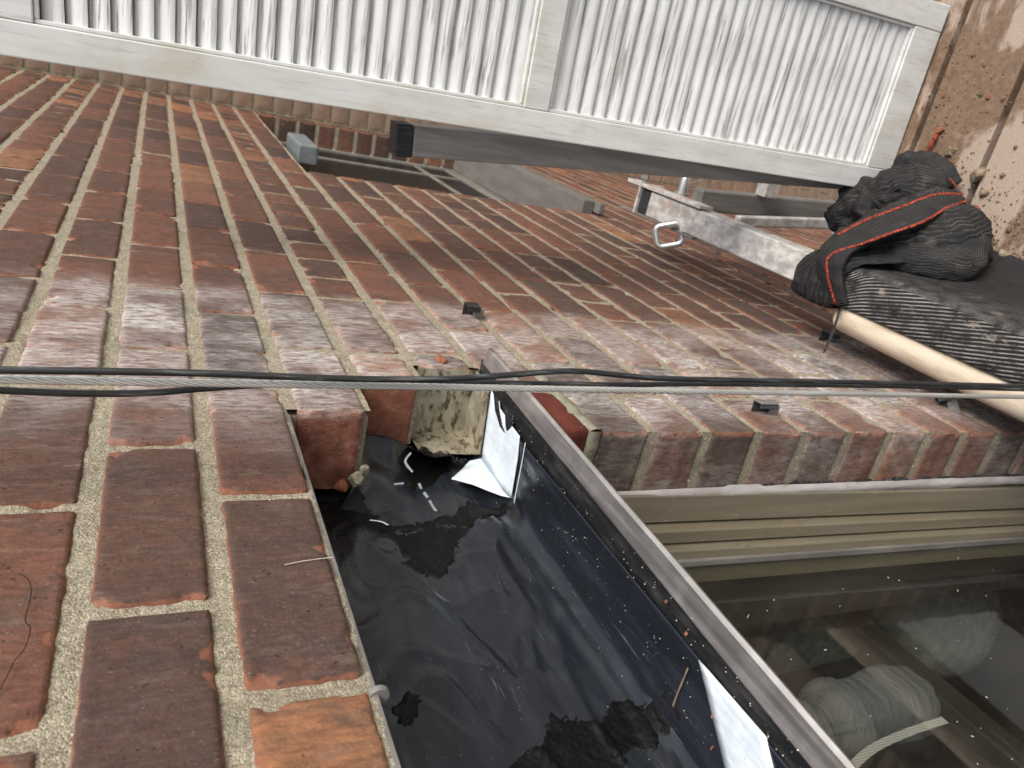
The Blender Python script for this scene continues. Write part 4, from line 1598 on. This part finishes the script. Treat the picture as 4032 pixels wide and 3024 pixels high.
# louvers: rounded boards tilted front edge down
PITCH = 0.0257
WL, TL = 0.0295, 0.0055
prf = []
for i in range(9):
    t = -1 + 2 * i / 8
    prf.append((t * WL / 2, TL / 2 * math.sqrt(max(0, 1 - abs(t) ** 4)) + 0.0010 * (1 - t * t)))
for i in range(8, -1, -1):
    t = -1 + 2 * i / 8
    prf.append((t * WL / 2, -TL / 2 * math.sqrt(max(0, 1 - abs(t) ** 4)) + 0.0012 * (1 - t * t)))
th = math.radians(66)
lv, lf = [], []
yl0, yl1 = -0.3062, -0.0488
NYL = 2
for yy in (yl0, yl1):
    for (u, v) in prf:
        # u along the board (front edge at -u goes down), v normal
        lv.append((0.0165 + u * math.cos(th) - v * math.sin(th), yy, u * math.sin(th) + v * math.cos(th)))
n = len(prf)
for j in range(n):
    k = (j + 1) % n
    lf.append((j, k, n + k, n + j))
lf.append(tuple(reversed(range(n))))
lf.append(tuple(range(n, 2 * n)))
lme = mesh("louver", lv, lf)
lme.materials.append(MAT['slat'])
lme.polygons.foreach_set("use_smooth", [True] * len(lme.polygons))
lme.set_sharp_from_angle(angle=math.radians(50))
for z0, z1 in ((0.0785, 0.808), (0.8665, 1.531)):
    cnt = int(round((z1 - z0) / PITCH))
    for i in range(cnt):
        zc = z0 + (i + 0.5) * (z1 - z0) / cnt
        o = bpy.data.objects.new("louver", lme)
        COL.objects.link(o)
        o.parent = shut
        o.matrix_parent_inverse = shut.matrix_basis.inverted()
        o.matrix_basis = Ms @ Matrix.Translation((0, 0, zc)) @ Matrix.Rotation(rnd.uniform(-0.03, 0.03), 4, 'Y')

# ------------------------------------------------------------------ hanging work platform
stage = empty("work_platform", (0.6, -0.5, ZD), "hanging work platform with dirty ribbed deck and grey metal rails", "platform")
GAP = 0.014
xs0 = 0.662
PW = 0.165
for i in range(-4, 1):
    x0 = xs0 + i * PW
    a = MB()
    a.box(x0 + GAP / 2, x0 + (PW if i < 0 else 0.12) - GAP / 2, -0.98, -0.165, ZD - 0.03, ZD)
    o = a.build("deck_plank", MAT['deck'], stage, bevel=0.002)
a = MB()
a.box(-0.02, 0.77, -0.98, -0.165, ZD - 0.075, ZD - 0.035)
a.build("deck_frame", MAT['greysteel'], stage)
# inner rail tube
RX0, RX1 = -0.55, 1.13
ry0, ry1, rzt, rzb = -0.155, -0.094, -1.0, -1.06
a = MB()
a.box(RX0, RX1, ry0, ry1, rzb, rzt)
o = a.build("rail_tube", MAT['galv'], stage, bevel=0.004, seg=3)
rail = o
o["label"] = "mottled galvanised box rail beside the wall"
a = MB()
a.box(RX1 + 0.0005, RX1 + 0.045, ry0 + 0.002, ry1 - 0.002, rzb + 0.002, rzt - 0.002)
a.build("rail_end_plug", MAT['rubber'], rail, bevel=0.003)
a = MB()
a.box(RX1 + 0.046, RX1 + 0.054, ry0 - 0.012, ry1 + 0.004, rzb - 0.01, rzt + 0.004)
a.build("rail_end_plate", MAT['galv'], rail, bevel=0.001)
a = MB()
a.box(0.92, RX1 + 0.11, ry0 - 0.012, ry0 - 0.003, rzt - 0.034, rzt + 0.006)
a.build("bracket_plate", MAT['galv'], stage, bevel=0.0015)
a = MB()
a.box(0.92, RX1 + 0.12, ry1 + 0.0005, ry1 + 0.0055, rzt - 0.012, rzt + 0.003)
a.build("bracket_plate", MAT['greysteel'], stage, bevel=0.001)
# pin through the bracket, a bolt head at the far end
pb = onY(2682, 768, ry0 - 0.0035)
a = MB()
nY = Vector((0, -1, 0))
a.tube([pb, pb + nY * 0.006], 0.021, 24)
a.tube([pb + nY * 0.0061, pb + nY * 0.040, pb + nY * 0.048, pb + nY * 0.052], [0.0125, 0.0125, 0.010, 0.005], 20)
o = a.build("locking_pin", MAT['zinc'], stage)
autosmooth(o, 40)
b0 = Vector((1.19, ry0 - 0.02, rzt - 0.012))
a = MB(); a.tube([b0, b0 + Vector((0, -0.022, 0))], 0.011, 6); a.build("bolt", MAT['greysteel'], stage, bevel=0.001)
a = MB(); a.tube([b0 + Vector((0, 0.03, -0.01)), b0 + Vector((0, 0.075, -0.01))], 0.009, 10); a.build("bolt", MAT['greysteel'], stage, bevel=0.001)
# tie wires from the pin
wires = [[pb + nY * 0.022 + Vector((0, 0, 0.013)), pb + nY * 0.03 + Vector((-0.01, 0, 0.0)), pb + Vector((-0.03, -0.05, -0.03)), pb + Vector((-0.08, -0.085, -0.06)), pb + Vector((-0.10, -0.08, -0.14)), pb + Vector((-0.08, -0.04, -0.19))],
         [pb + nY * 0.020 + Vector((0, 0, 0.013)), pb + nY * 0.018 + Vector((-0.013, 0, 0)), pb + Vector((-0.04, -0.04, -0.05)), pb + Vector((-0.09, -0.07, -0.05))]]
for w in wires:
    a = MB(); a.tube(spline(w, 8), 0.0011, 6); a.build("tie_wire", MAT['greysteel'], stage, True)
# open quick link hanging from the rail on the wall side
lk = MB()
lc = onY(2633, 926, -0.078)
dX = (onY(2660, 917, -0.075) - lc).normalized()
ux, uz = Vector((0.55, 0, 0.83)).normalized(), Vector((0.83, 0.25, -0.50)).normalized()
loop = []
hw, hh, rc = 0.030, 0.0245, 0.013
for cx, cz, a0 in ((hw - rc, hh - rc, 0), (-hw + rc, hh - rc, 90), (-hw + rc, -hh + rc, 180), (hw - rc, -hh + rc, 270)):
    for k in range(6):
        t = math.radians(a0 + k * 18)
        loop.append((cx + rc * math.cos(t), cz + rc * math.sin(t)))
loop.append(loop[0])
rd = -Vector(ray(2634, 915)).normalized()
e1 = (onY(2660, 921, -0.075) - lc); e1 = (e1 - rd * e1.dot(rd)).normalized()
e2 = rd.cross(e1)
lk.tube([lc + e1 * u + e2 * v for u, v in loop], 0.0072, 12, caps=False, upv=tuple(rd))
o = lk.build("quick_link", MAT['zinc'], stage, True)
# channel post leaning behind the shutter
a = MB()
pt = onX(1610, 560, 0.765) + Vector((0, 0, 0)); pbm = Vector((0.765, -0.300, ZD))
pt.y = -0.212
a.beam(pt, pbm, 0.046, 0.05, (0, 1, 0))
post = a.build("channel_post", MAT['postgrey'], stage, bevel=0.003)
a = MB()
dd = (pt - pbm).normalized()
a.beam(pt + dd * 0.0005, pt + dd * 0.028, 0.047, 0.052, (0, 1, 0))
a.build("post_cap", MAT['rubber'], post, bevel=0.002)
# braces of the end frame
for nm, p0, p1, w, mt in (("brace", (2740, 785), (3480, 850), 0.052, 'greysteel'), ("brace", (2900, 870), (3450, 885), 0.026, 'galv')):
    a = MB()
    a.beam(onX(*p0, 1.06 if nm == "brace" and w > 0.03 else 0.98), onX(*p1, 1.06 if w > 0.03 else 0.98), w, w * 0.8, (1, 0, 0))
    a.build(nm, MAT[mt], stage, bevel=0.004)
a = MB(); a.box(-0.018, 0.018, -0.02, 0.02, -0.022, 0.022, Matrix.Translation(onX(3025, 745, 1.03)))
a.build("clamp_block", MAT['galv'], stage, bevel=0.003)
a = MB(); a.tube([onX(3290, 900, 0.95), onX(3345, 885, 0.95)], [0.019, 0.022], 20)
o = a.build("paper_cup", MAT['blue'], None)
tag(o, "small blue and white patterned cup behind the black netting", "cup")
# beige roll guard between rail and wall
a = MB()
gp = []
yg, zg = -0.066, -1.022
for i in range(40):
    x = 0.455 - (0.455 + 0.55) * i / 39
    gp.append(Vector((x, yg + 0.0015 * math.sin(x * 9), zg)))
a.tube([gp[0] + Vector((0.014, 0, 0)), gp[0] + Vector((0.0125, 0, 0)), gp[0] + Vector((0.008, 0, 0))] + gp, [0.006, 0.016, 0.0225] + [0.0255] * 40, 28)
o = a.build("foam_guard", MAT['foam'], stage, True)
o["label"] = "beige rounded foam guard along the rail"

# ------------------------------------------------------------------ black debris netting
net = empty("debris_netting", (0.4, -0.2, ZD), "black debris netting with red edge stripes bunched round the platform rail", "netting")


def net_obj(name, vs, fs, uvs, dusty, thick=0.0012):
    me = mesh(name, vs, fs)
    at = me.attributes.new("netuv", 'FLOAT_VECTOR', 'POINT')
    at.data.foreach_set("vector", [c for u in uvs for c in (u[0], u[1], 0.0)])
    at = me.attributes.new("dusty", 'FLOAT', 'POINT')
    at.data.foreach_set("value", dusty)
    return link(name, me, MAT['net'], net, True)


# sleeve over the rail
cross = [(-0.0885, -1.050), (-0.087, -1.03), (-0.0865, -1.012), (-0.0885, -0.999), (-0.097, -0.9945), (-0.112, -0.9935), (-0.128, -0.9935), (-0.145, -0.9945),
         (-0.157, -0.997), (-0.163, -1.004), (-0.165, -1.03), (-0.170, -1.07), (-0.180, -1.12), (-0.196, -1.18), (-0.214, -1.235), (-0.235, -1.264)]
cr = spline([Vector((0, y, z)) for y, z in cross], 5)
ra, rb = onZ(3500, 1150, -0.994), onZ(3700, 1158, -0.994)
rib_n = Vector((-(rb - ra).y, (rb - ra).x, 0)).normalized()
vs, fs, uvs, du = [], [], [], []
NXS = 150
xa, xb = 0.475, -0.50
for i in range(NXS + 1):
    x = xa + (xb - xa) * i / NXS
    t = max(0, 1 - (xa - x) / 0.07)
    for j, p in enumerate(cr):
        s = j / (len(cr) - 1)
        amp = 0.0016 + 0.010 * max(0, s - 0.55)
        d = amp * nz(x * 22 + s * 5, s * 8, 3) + 0.4 * amp * nz(x * 70, s * 30, 5)
        y, z = p.y - d * 0.7, p.z + d + 0.004 * t * (1 + nz(s * 20, x * 30, 2))
        vs.append((x - 0.015 * s * s, y, min(z, -0.985)))
        rc_ = (x * rib_n.x + y * rib_n.y) / 0.0062
        if s > 0.52: rc_ += (s - 0.52) * 40
        uvs.append(((x - y) / 0.0032, rc_ + 1.2 * t * t * s * 8))
        du.append(max(0, 1.0 - max(0, (s - 0.50)) * 3.2) * (0.75 + 0.25 * nz(x * 6, s * 6, 1)))
w = len(cr)
for i in range(NXS):
    for j in range(w - 1):
        a_ = i * w + j
        fs.append((a_, a_ + 1, a_ + w + 1, a_ + w))
net_obj("rail_sleeve", vs, fs, uvs, du)


def roll(name, px, rad, flat, wr, seed, dusty=0.10, n=44, k=16, ribs=44):
    """a bunched fold: pixel + height gives each centre"""
    c = spline([onZ(x, y, z) for x, y, z in px], k)
    m_ = len(c)
    rl = [rad[0] + 0 for _ in c]
    rs = spline([Vector((r_, 0, 0)) for r_ in rad], max(1, (m_ - 1) // (len(rad) - 1)))
    rl = [rs[min(int(i * (len(rs) - 1) / (m_ - 1)), len(rs) - 1)].x for i in range(m_)]
    a = MB()
    a.tube(c, rl, n, flat=flat, seed=seed, wr=wr)
    vs = [Vector(v) for v in a.v]
    out = []
    for i, v in enumerate(vs):
        ii, jj = divmod(i, n)
        d = 0.0022 * nz(v.x * 60, v.y * 60, v.z * 60) + 0.0035 * nz(v.x * 24 + seed, v.y * 24, v.z * 24) + 0.0040 * max(0, 1 - 3.2 * abs(nz(v.x * 17 + v.z * 14 + seed, v.y * 30 - v.x * 12, v.z * 20)))
        out.append(v + Vector((d, -d, d)))
    uv = [(divmod(i, n)[0] * 1.3, divmod(i, n)[1] / n * ribs) for i in range(len(out))]
    return net_obj(name, out, a.f, uv, [dusty] * len(out))


# collar wrapped over the rail at the end of the sleeve
vs, fs, uvs, du = [], [], [], []
ccs = [Vector((0, y, z)) for y, z in ((-0.078, -1.045), (-0.0755, -1.015), (-0.080, -0.990), (-0.100, -0.978), (-0.130, -0.976), (-0.155, -0.980), (-0.172, -0.995), (-0.182, -1.03), (-0.195, -1.08), (-0.222, -1.13))]
cc = spline(ccs, 10)
for i in range(31):
    u = i / 30
    for j, p in enumerate(cc):
        s = j / (len(cc) - 1)
        x = 0.565 - 0.10 * u - 0.10 * max(0, s - 0.45) * 1.2
        pinch = max(0, 1 - s / 0.22)
        x = x * (1 - 0.75 * pinch) + 0.505 * 0.75 * pinch
        fold = 0.0042 * math.sin(u * 30 + 2.2 * nz(s * 5, 1, 2)) * (1 - 0.4 * pinch) + 0.004 * math.sin(u * math.pi)
        n_ = Vector((0, 0.35 if s < 0.3 else (-0.5 if s > 0.6 else 0), 0.8))
        q = p + n_ * (fold + 0.003 * nz(s * 16, u * 9, 5))
        vs.append((x + 0.003 * nz(s * 9, u * 3, 7), q.y, q.z))
        uvs.append((s * 90, u * 13))
        du.append(0.03)
w = len(cc)
for i in range(30):
    for j in range(w - 1):
        a_ = i * w + j
        fs.append((a_, a_ + w, a_ + w + 1, a_ + 1))
o = net_obj("collar", vs, fs, uvs, du)

roll("fold", [(3300, 985, -1.03), (3400, 930, -1.08), (3520, 880, -1.13), (3640, 835, -1.18), (3740, 800, -1.215), (3790, 800, -1.23)], [0.030, 0.034, 0.036, 0.034, 0.028, 0.016], 0.9, 0.10, 1)
roll("fold", [(3390, 985, -1.07), (3480, 960, -1.10), (3600, 945, -1.13), (3720, 925, -1.16), (3810, 900, -1.20), (3850, 890, -1.23)], [0.034, 0.046, 0.060, 0.062, 0.048, 0.024], 0.8, 0.10, 4)
roll("fold", [(3420, 1010, -1.075), (3520, 1015, -1.085), (3640, 1035, -1.10), (3740, 1048, -1.12), (3820, 1035, -1.15), (3850, 985, -1.19), (3840, 940, -1.22)], [0.014, 0.024, 0.031, 0.032, 0.030, 0.027, 0.02], 0.9, 0.09, 7, 0.10)
roll("fold", [(3390, 860, -1.17), (3450, 800, -1.19), (3540, 750, -1.20), (3640, 730, -1.21), (3730, 745, -1.23)], [0.022, 0.038, 0.046, 0.044, 0.024], 0.8, 0.14, 12)
roll("fold", [(3500, 755, -1.20), (3540, 700, -1.215), (3600, 660, -1.225), (3690, 680, -1.23), (3755, 740, -1.235)], [0.016, 0.026, 0.03, 0.028, 0.018], 0.8, 0.16, 17)
roll("fold", [(3270, 880, -1.19), (3340, 845, -1.20), (3420, 800, -1.21), (3500, 770, -1.22)], [0.022, 0.042, 0.048, 0.03], 0.9, 0.2, 29)
roll("fold", [(3560, 625, -1.235), (3585, 650, -1.235), (3620, 680, -1.235)], [0.014, 0.018, 0.016], 0.8, 0.2, 23)


# red stitched stripes riding on the folds
def stripe(px, w, lift=0.0, label=None):
    c = spline([onZ(x, y, z) for x, y, z in px], 14)
    a = MB()
    c2 = [p + Vector((0.0012 * nz(i * 0.9, 1, 1), 0.0012 * nz(i * 0.9, 2, 1), lift + 0.0012 * nz(i * 1.3, 3, 3))) for i, p in enumerate(c)]
    a.tube(c2, [w * (0.75 + 0.35 * nz(i * 0.5, 4, 2)) for i in range(len(c2))], 8, flat=0.6)
    o = a.build("red_stripe", MAT['red'], net, True)
    if label: o["label"] = label


edge1 = [(3262, 1195, -0.985), (3224, 1080, -0.968), (3232, 1000, -0.972), (3300, 925, -0.995), (3410, 868, -1.04), (3550, 815, -1.09), (3680, 768, -1.14), (3790, 765, -1.19)]
edge2 = [(3335, 1195, -0.985), (3315, 1080, -0.966), (3335, 1010, -0.970), (3400, 965, -0.995), (3510, 925, -1.035), (3640, 878, -1.085), (3730, 825, -1.135), (3805, 800, -1.185)]
midr = [((a[0] + b[0]) / 2, (a[1] + b[1]) / 2, (a[2] + b[2]) / 2 + 0.007) for a, b in zip(edge1, edge2)]
lowr = [(b[0] + 12, b[1] + 10, b[2] - 0.022) for b in edge2]
upr = [(b[0] - 10, b[1] - 8, b[2] - 0.018) for b in edge1]
cpsb = [[onZ(*q) for q in r_] for r_ in (upr, edge1, midr, edge2, lowr)]
vs, fs = grid_surf(cpsb, 12, 0.0022, 70, 8)
vs = [Vector(v) + Vector((0.0015 * nz(v[0] * 25, v[1] * 140, 3), 0, 0.0022 * nz(v[0] * 90, v[1] * 90, v[2] * 90))) for v in vs]
wv = 7 * 12 + 1
net_obj("hem_band", vs, fs, [((i % wv) * 0.9, (i // wv) * 0.42) for i in range(len(vs))], [0.05] * len(vs))
stripe(edge1[3:], 0.0042, 0.0015)
stripe([(q[0] + 9, q[1] + 11, q[2] + 0.001) for q in edge1[3:]], 0.0026, 0.001)
stripe([((a[0] * 0.6 + b[0] * 0.4), (a[1] * 0.6 + b[1] * 0.4), (a[2] + b[2]) / 2 + 0.006) for a, b in list(zip(edge1, edge2))[0:3]] + [(a[0], a[1] - 6, a[2] + 0.003) for a in edge2[3:]], 0.0038, 0.002)
stripe([(3560, 605, -1.222), (3575, 640, -1.215), (3560, 655, -1.22)], 0.0035)
stripe([(3740, 705, -1.212), (3765, 735, -1.222)], 0.003)

# cable tie
a = MB()
tp = spline([onY(3305, 1190, -0.086), onY(3300, 1240, -0.080), onY(3278, 1310, -0.074), onY(3252, 1370, -0.070), onY(3242, 1388, -0.069)], 6)
a.tube(tp, [0.0034] * (len(tp) - 4) + [0.003, 0.0024, 0.0016, 0.0008], 8, flat=0.6)
hd = onY(3306, 1186, -0.085)
a.box(hd.x - 0.006, hd.x + 0.006, hd.y - 0.005, hd.y + 0.005, hd.z - 0.005, hd.z + 0.005)
o = a.build("cable_tie", MAT['rubber'], None, True)
tag(o, "black cable tie with its tail hanging from the netting collar", "cable tie")

# ------------------------------------------------------------------ rubble on the deck
rr = random.Random(31)
rpts = []
a = MB()
for i in range(620):
    if rr.random() < 0.6:
        px, py = rr.uniform(3790, 4060), 1120 - abs(rr.gauss(0, 190))
    else:
        px, py = rr.gauss(3720, 110), rr.uniform(150, 760)
    p = onZ(px, py, ZD)
    if p.y > -0.20 or p.x > XS - 0.015: continue
    r_ = rr.uniform(0.0008, 0.0026) * (2.2 if rr.random() < 0.07 else 1)
    a.add(*[(v, f) for v, f in [rock(p + Vector((0, 0, r_ * 0.2)), r_, i)]][0])
o = a.build("rubble_crumbs", MAT['rubble'])
tag(o, "loose mortar crumbs and grit on the dirty deck", "rubble", kind="stuff")
big = [(3857, 690, 0.016, "largest grey mortar lump on the deck right of the netting"), (3745, 595, 0.011, "grey mortar lump on the deck beside the shutter foot"),
       (3960, 1010, 0.014, "pale mortar lump in the rubble heap under the deck edge"), (3905, 985, 0.011, "mortar lump touching the black netting loop"),
       (4010, 1050, 0.012, "mortar lump at the right picture edge of the rubble heap"), (3880, 760, 0.010, "mortar lump below the largest lump on the deck"),
       (3950, 690, 0.006, "small dark pebble on the bare ribbed deck")]
for i, (px, py, r_, l) in enumerate(big):
    b = MB().add(*rock(onZ(px, py, ZD) + Vector((0, 0, r_ * 0.25)), r_, 300 + i, (1.3, 1, 0.7)))
    o = b.build("mortar_lump", MAT['rubble'])
    tag(o, l, "mortar lump", "mortar lumps on the deck")
for i, (px, py, r_, l) in enumerate([(3705, 515, 0.010, "bright orange brick chip on the deck beside the shutter"), (3845, 820, 0.007, "red brick chip on the deck right of the red striped fold"),
                                     (3990, 1025, 0.008, "orange brick chip in the rubble heap at the right edge"), (3718, 375, 0.005, "small orange brick chip in the deck groove")]):
    b = MB().add(*rock(onZ(px, py, ZD) + Vector((0, 0, r_ * 0.4)), r_, 400 + i, (1.3, 1, 0.6)))
    o = b.build("brick_chip", MAT['clay'])
    tag(o, l, "brick chip", "brick chips on the deck")
a = MB()
tw = spline([onZ(3625, 640, ZD + 0.01), onZ(3660, 580, ZD + 0.012), onZ(3690, 530, ZD + 0.008)], 8)
a.tube(tw, [0.004 + 0.002 * nz(i * 0.7, 1, 1) for i in range(len(tw))], 8)
o = a.build("twisted_scrap", MAT['red'], None, True)
tag(o, "thin dark red twisted scrap lying on the deck beside the shutter foot", "scrap")

# ------------------------------------------------------------------ rope and cables hanging in front of the wall
RXp = 0.045
pa, pb_ = onX(0, 1494, RXp), onX(4032, 1563, RXp)
d = (pb_ - pa)
pa = pa - d * 0.25
pb_ = pb_ + d * 0.06
ax = (pb_ - pa).normalized()
u = ax.cross(Vector((0, 1, 0))).normalized()
v = ax.cross(u)
Ltot = (pb_ - pa).length
rope = empty("wire_rope", tuple(pb_), "bright twisted steel wire rope crossing the picture between black cables", "wire rope")
RR = 0.0030
ns = 6
for s_ in range(ns):
    pts = []
    N = 330
    for i in range(N + 1):
        t = i / N
        th = 2 * math.pi * (s_ / ns + t * Ltot / 0.048)
        pts.append(pa + ax * (t * Ltot) + (u * math.cos(th) + v * math.sin(th)) * (RR - 0.0009))
    a = MB()
    a.tube(pts, 0.00098, 8)
    a.build("strand", MAT['rope'], rope, True)
a = MB()
a.tube([pa, pb_], 0.0013, 8)
a.build("core_strand", MAT['greysteel'], rope)


def cable(px, rad, label, dy=0.0):
    c = spline([onX(x, y, RXp + dy) for x, y in px], 14)
    a = MB()
    a.tube(c, rad, 14)
    o = a.build("black_cable", MAT['rubber'], None, True)
    tag(o, label, "cable")


cable([(-500, 1440), (0, 1457), (400, 1462), (800, 1470), (1100, 1482), (1400, 1492), (1650, 1494), (1800, 1490), (2000, 1477), (2180, 1463), (2300, 1463), (2450, 1478), (2600, 1490), (2900, 1496), (3300, 1503), (3700, 1512), (4032, 1520), (4300, 1527)], 0.0027,
      "black cable that bows away from the wire rope near the metal drip edge", -0.004)
cable([(-500, 1515), (0, 1537), (200, 1546), (400, 1550), (600, 1546), (800, 1530), (1000, 1517), (1300, 1508), (1700, 1506), (2000, 1509), (2400, 1515), (2700, 1512), (3000, 1514), (3400, 1519), (3800, 1527), (4032, 1534), (4300, 1540)], 0.0026,
      "black cable that dips below the wire rope at the left edge", 0.006)

# ------------------------------------------------------------------ shutter clips left in the wall
def clip(px, py, lab, sz=(0.020, 0.016, 0.018), rot=0.0, tilt=0.0, open_=True):
    p = onY(px, py, 0)
    e = empty("shutter_clip", tuple(p), lab, "clip", "shutter clips in the brickwork")
    Mx = Matrix.Translation(p) @ Matrix.Rotation(rot, 4, 'Z') @ Matrix.Rotation(tilt, 4, 'Y')
    a = MB()
    sx, sy, sz_ = sz
    a.box(-sx / 2, sx / 2, -sy, -sy + 0.002, -sz_ / 2, sz_ / 2, Mx)
    a.build("face_plate", MAT['greysteel'] if not open_ else MAT['rubber'], e, bevel=0.0004)
    a = MB()
    a.box(sx / 2 - 0.002, sx / 2, -sy + 0.0021, 0.002, -sz_ / 2, sz_ / 2, Mx)
    a.box(-sx / 2, -sx / 2 + 0.002, -sy + 0.0021, -sy * 0.55, -sz_ / 2, sz_ / 2, Mx)
    a.build("side_flange", MAT['rubber'], e, bevel=0.0004)
    a = MB()
    a.box(sx / 2 - 0.008, sx / 2 - 0.004, -0.012, 0.02, -sz_ / 2 - 0.012, -sz_ / 2 + 0.004, Mx)
    a.build("anchor_tang", MAT['greysteel'], e, bevel=0.0004)


clip(1852, 1248, "dark metal clip on the wall above the end of the flashing", (0.022, 0.020, 0.020))
clip(3260, 1345, "dark metal clip on the wall beside the cable tie tail", (0.024, 0.020, 0.028))
clip(3005, 1630, "grey metal clip on the jamb edge below the wire rope", (0.016, 0.018, 0.030), 0.1, 0, False)
clip(3720, 1606, "bent black metal clip on the jamb edge near the right picture edge", (0.014, 0.018, 0.020), 0.7, 0.5)

S.render.resolution_x = 1024
S.render.resolution_y = 768
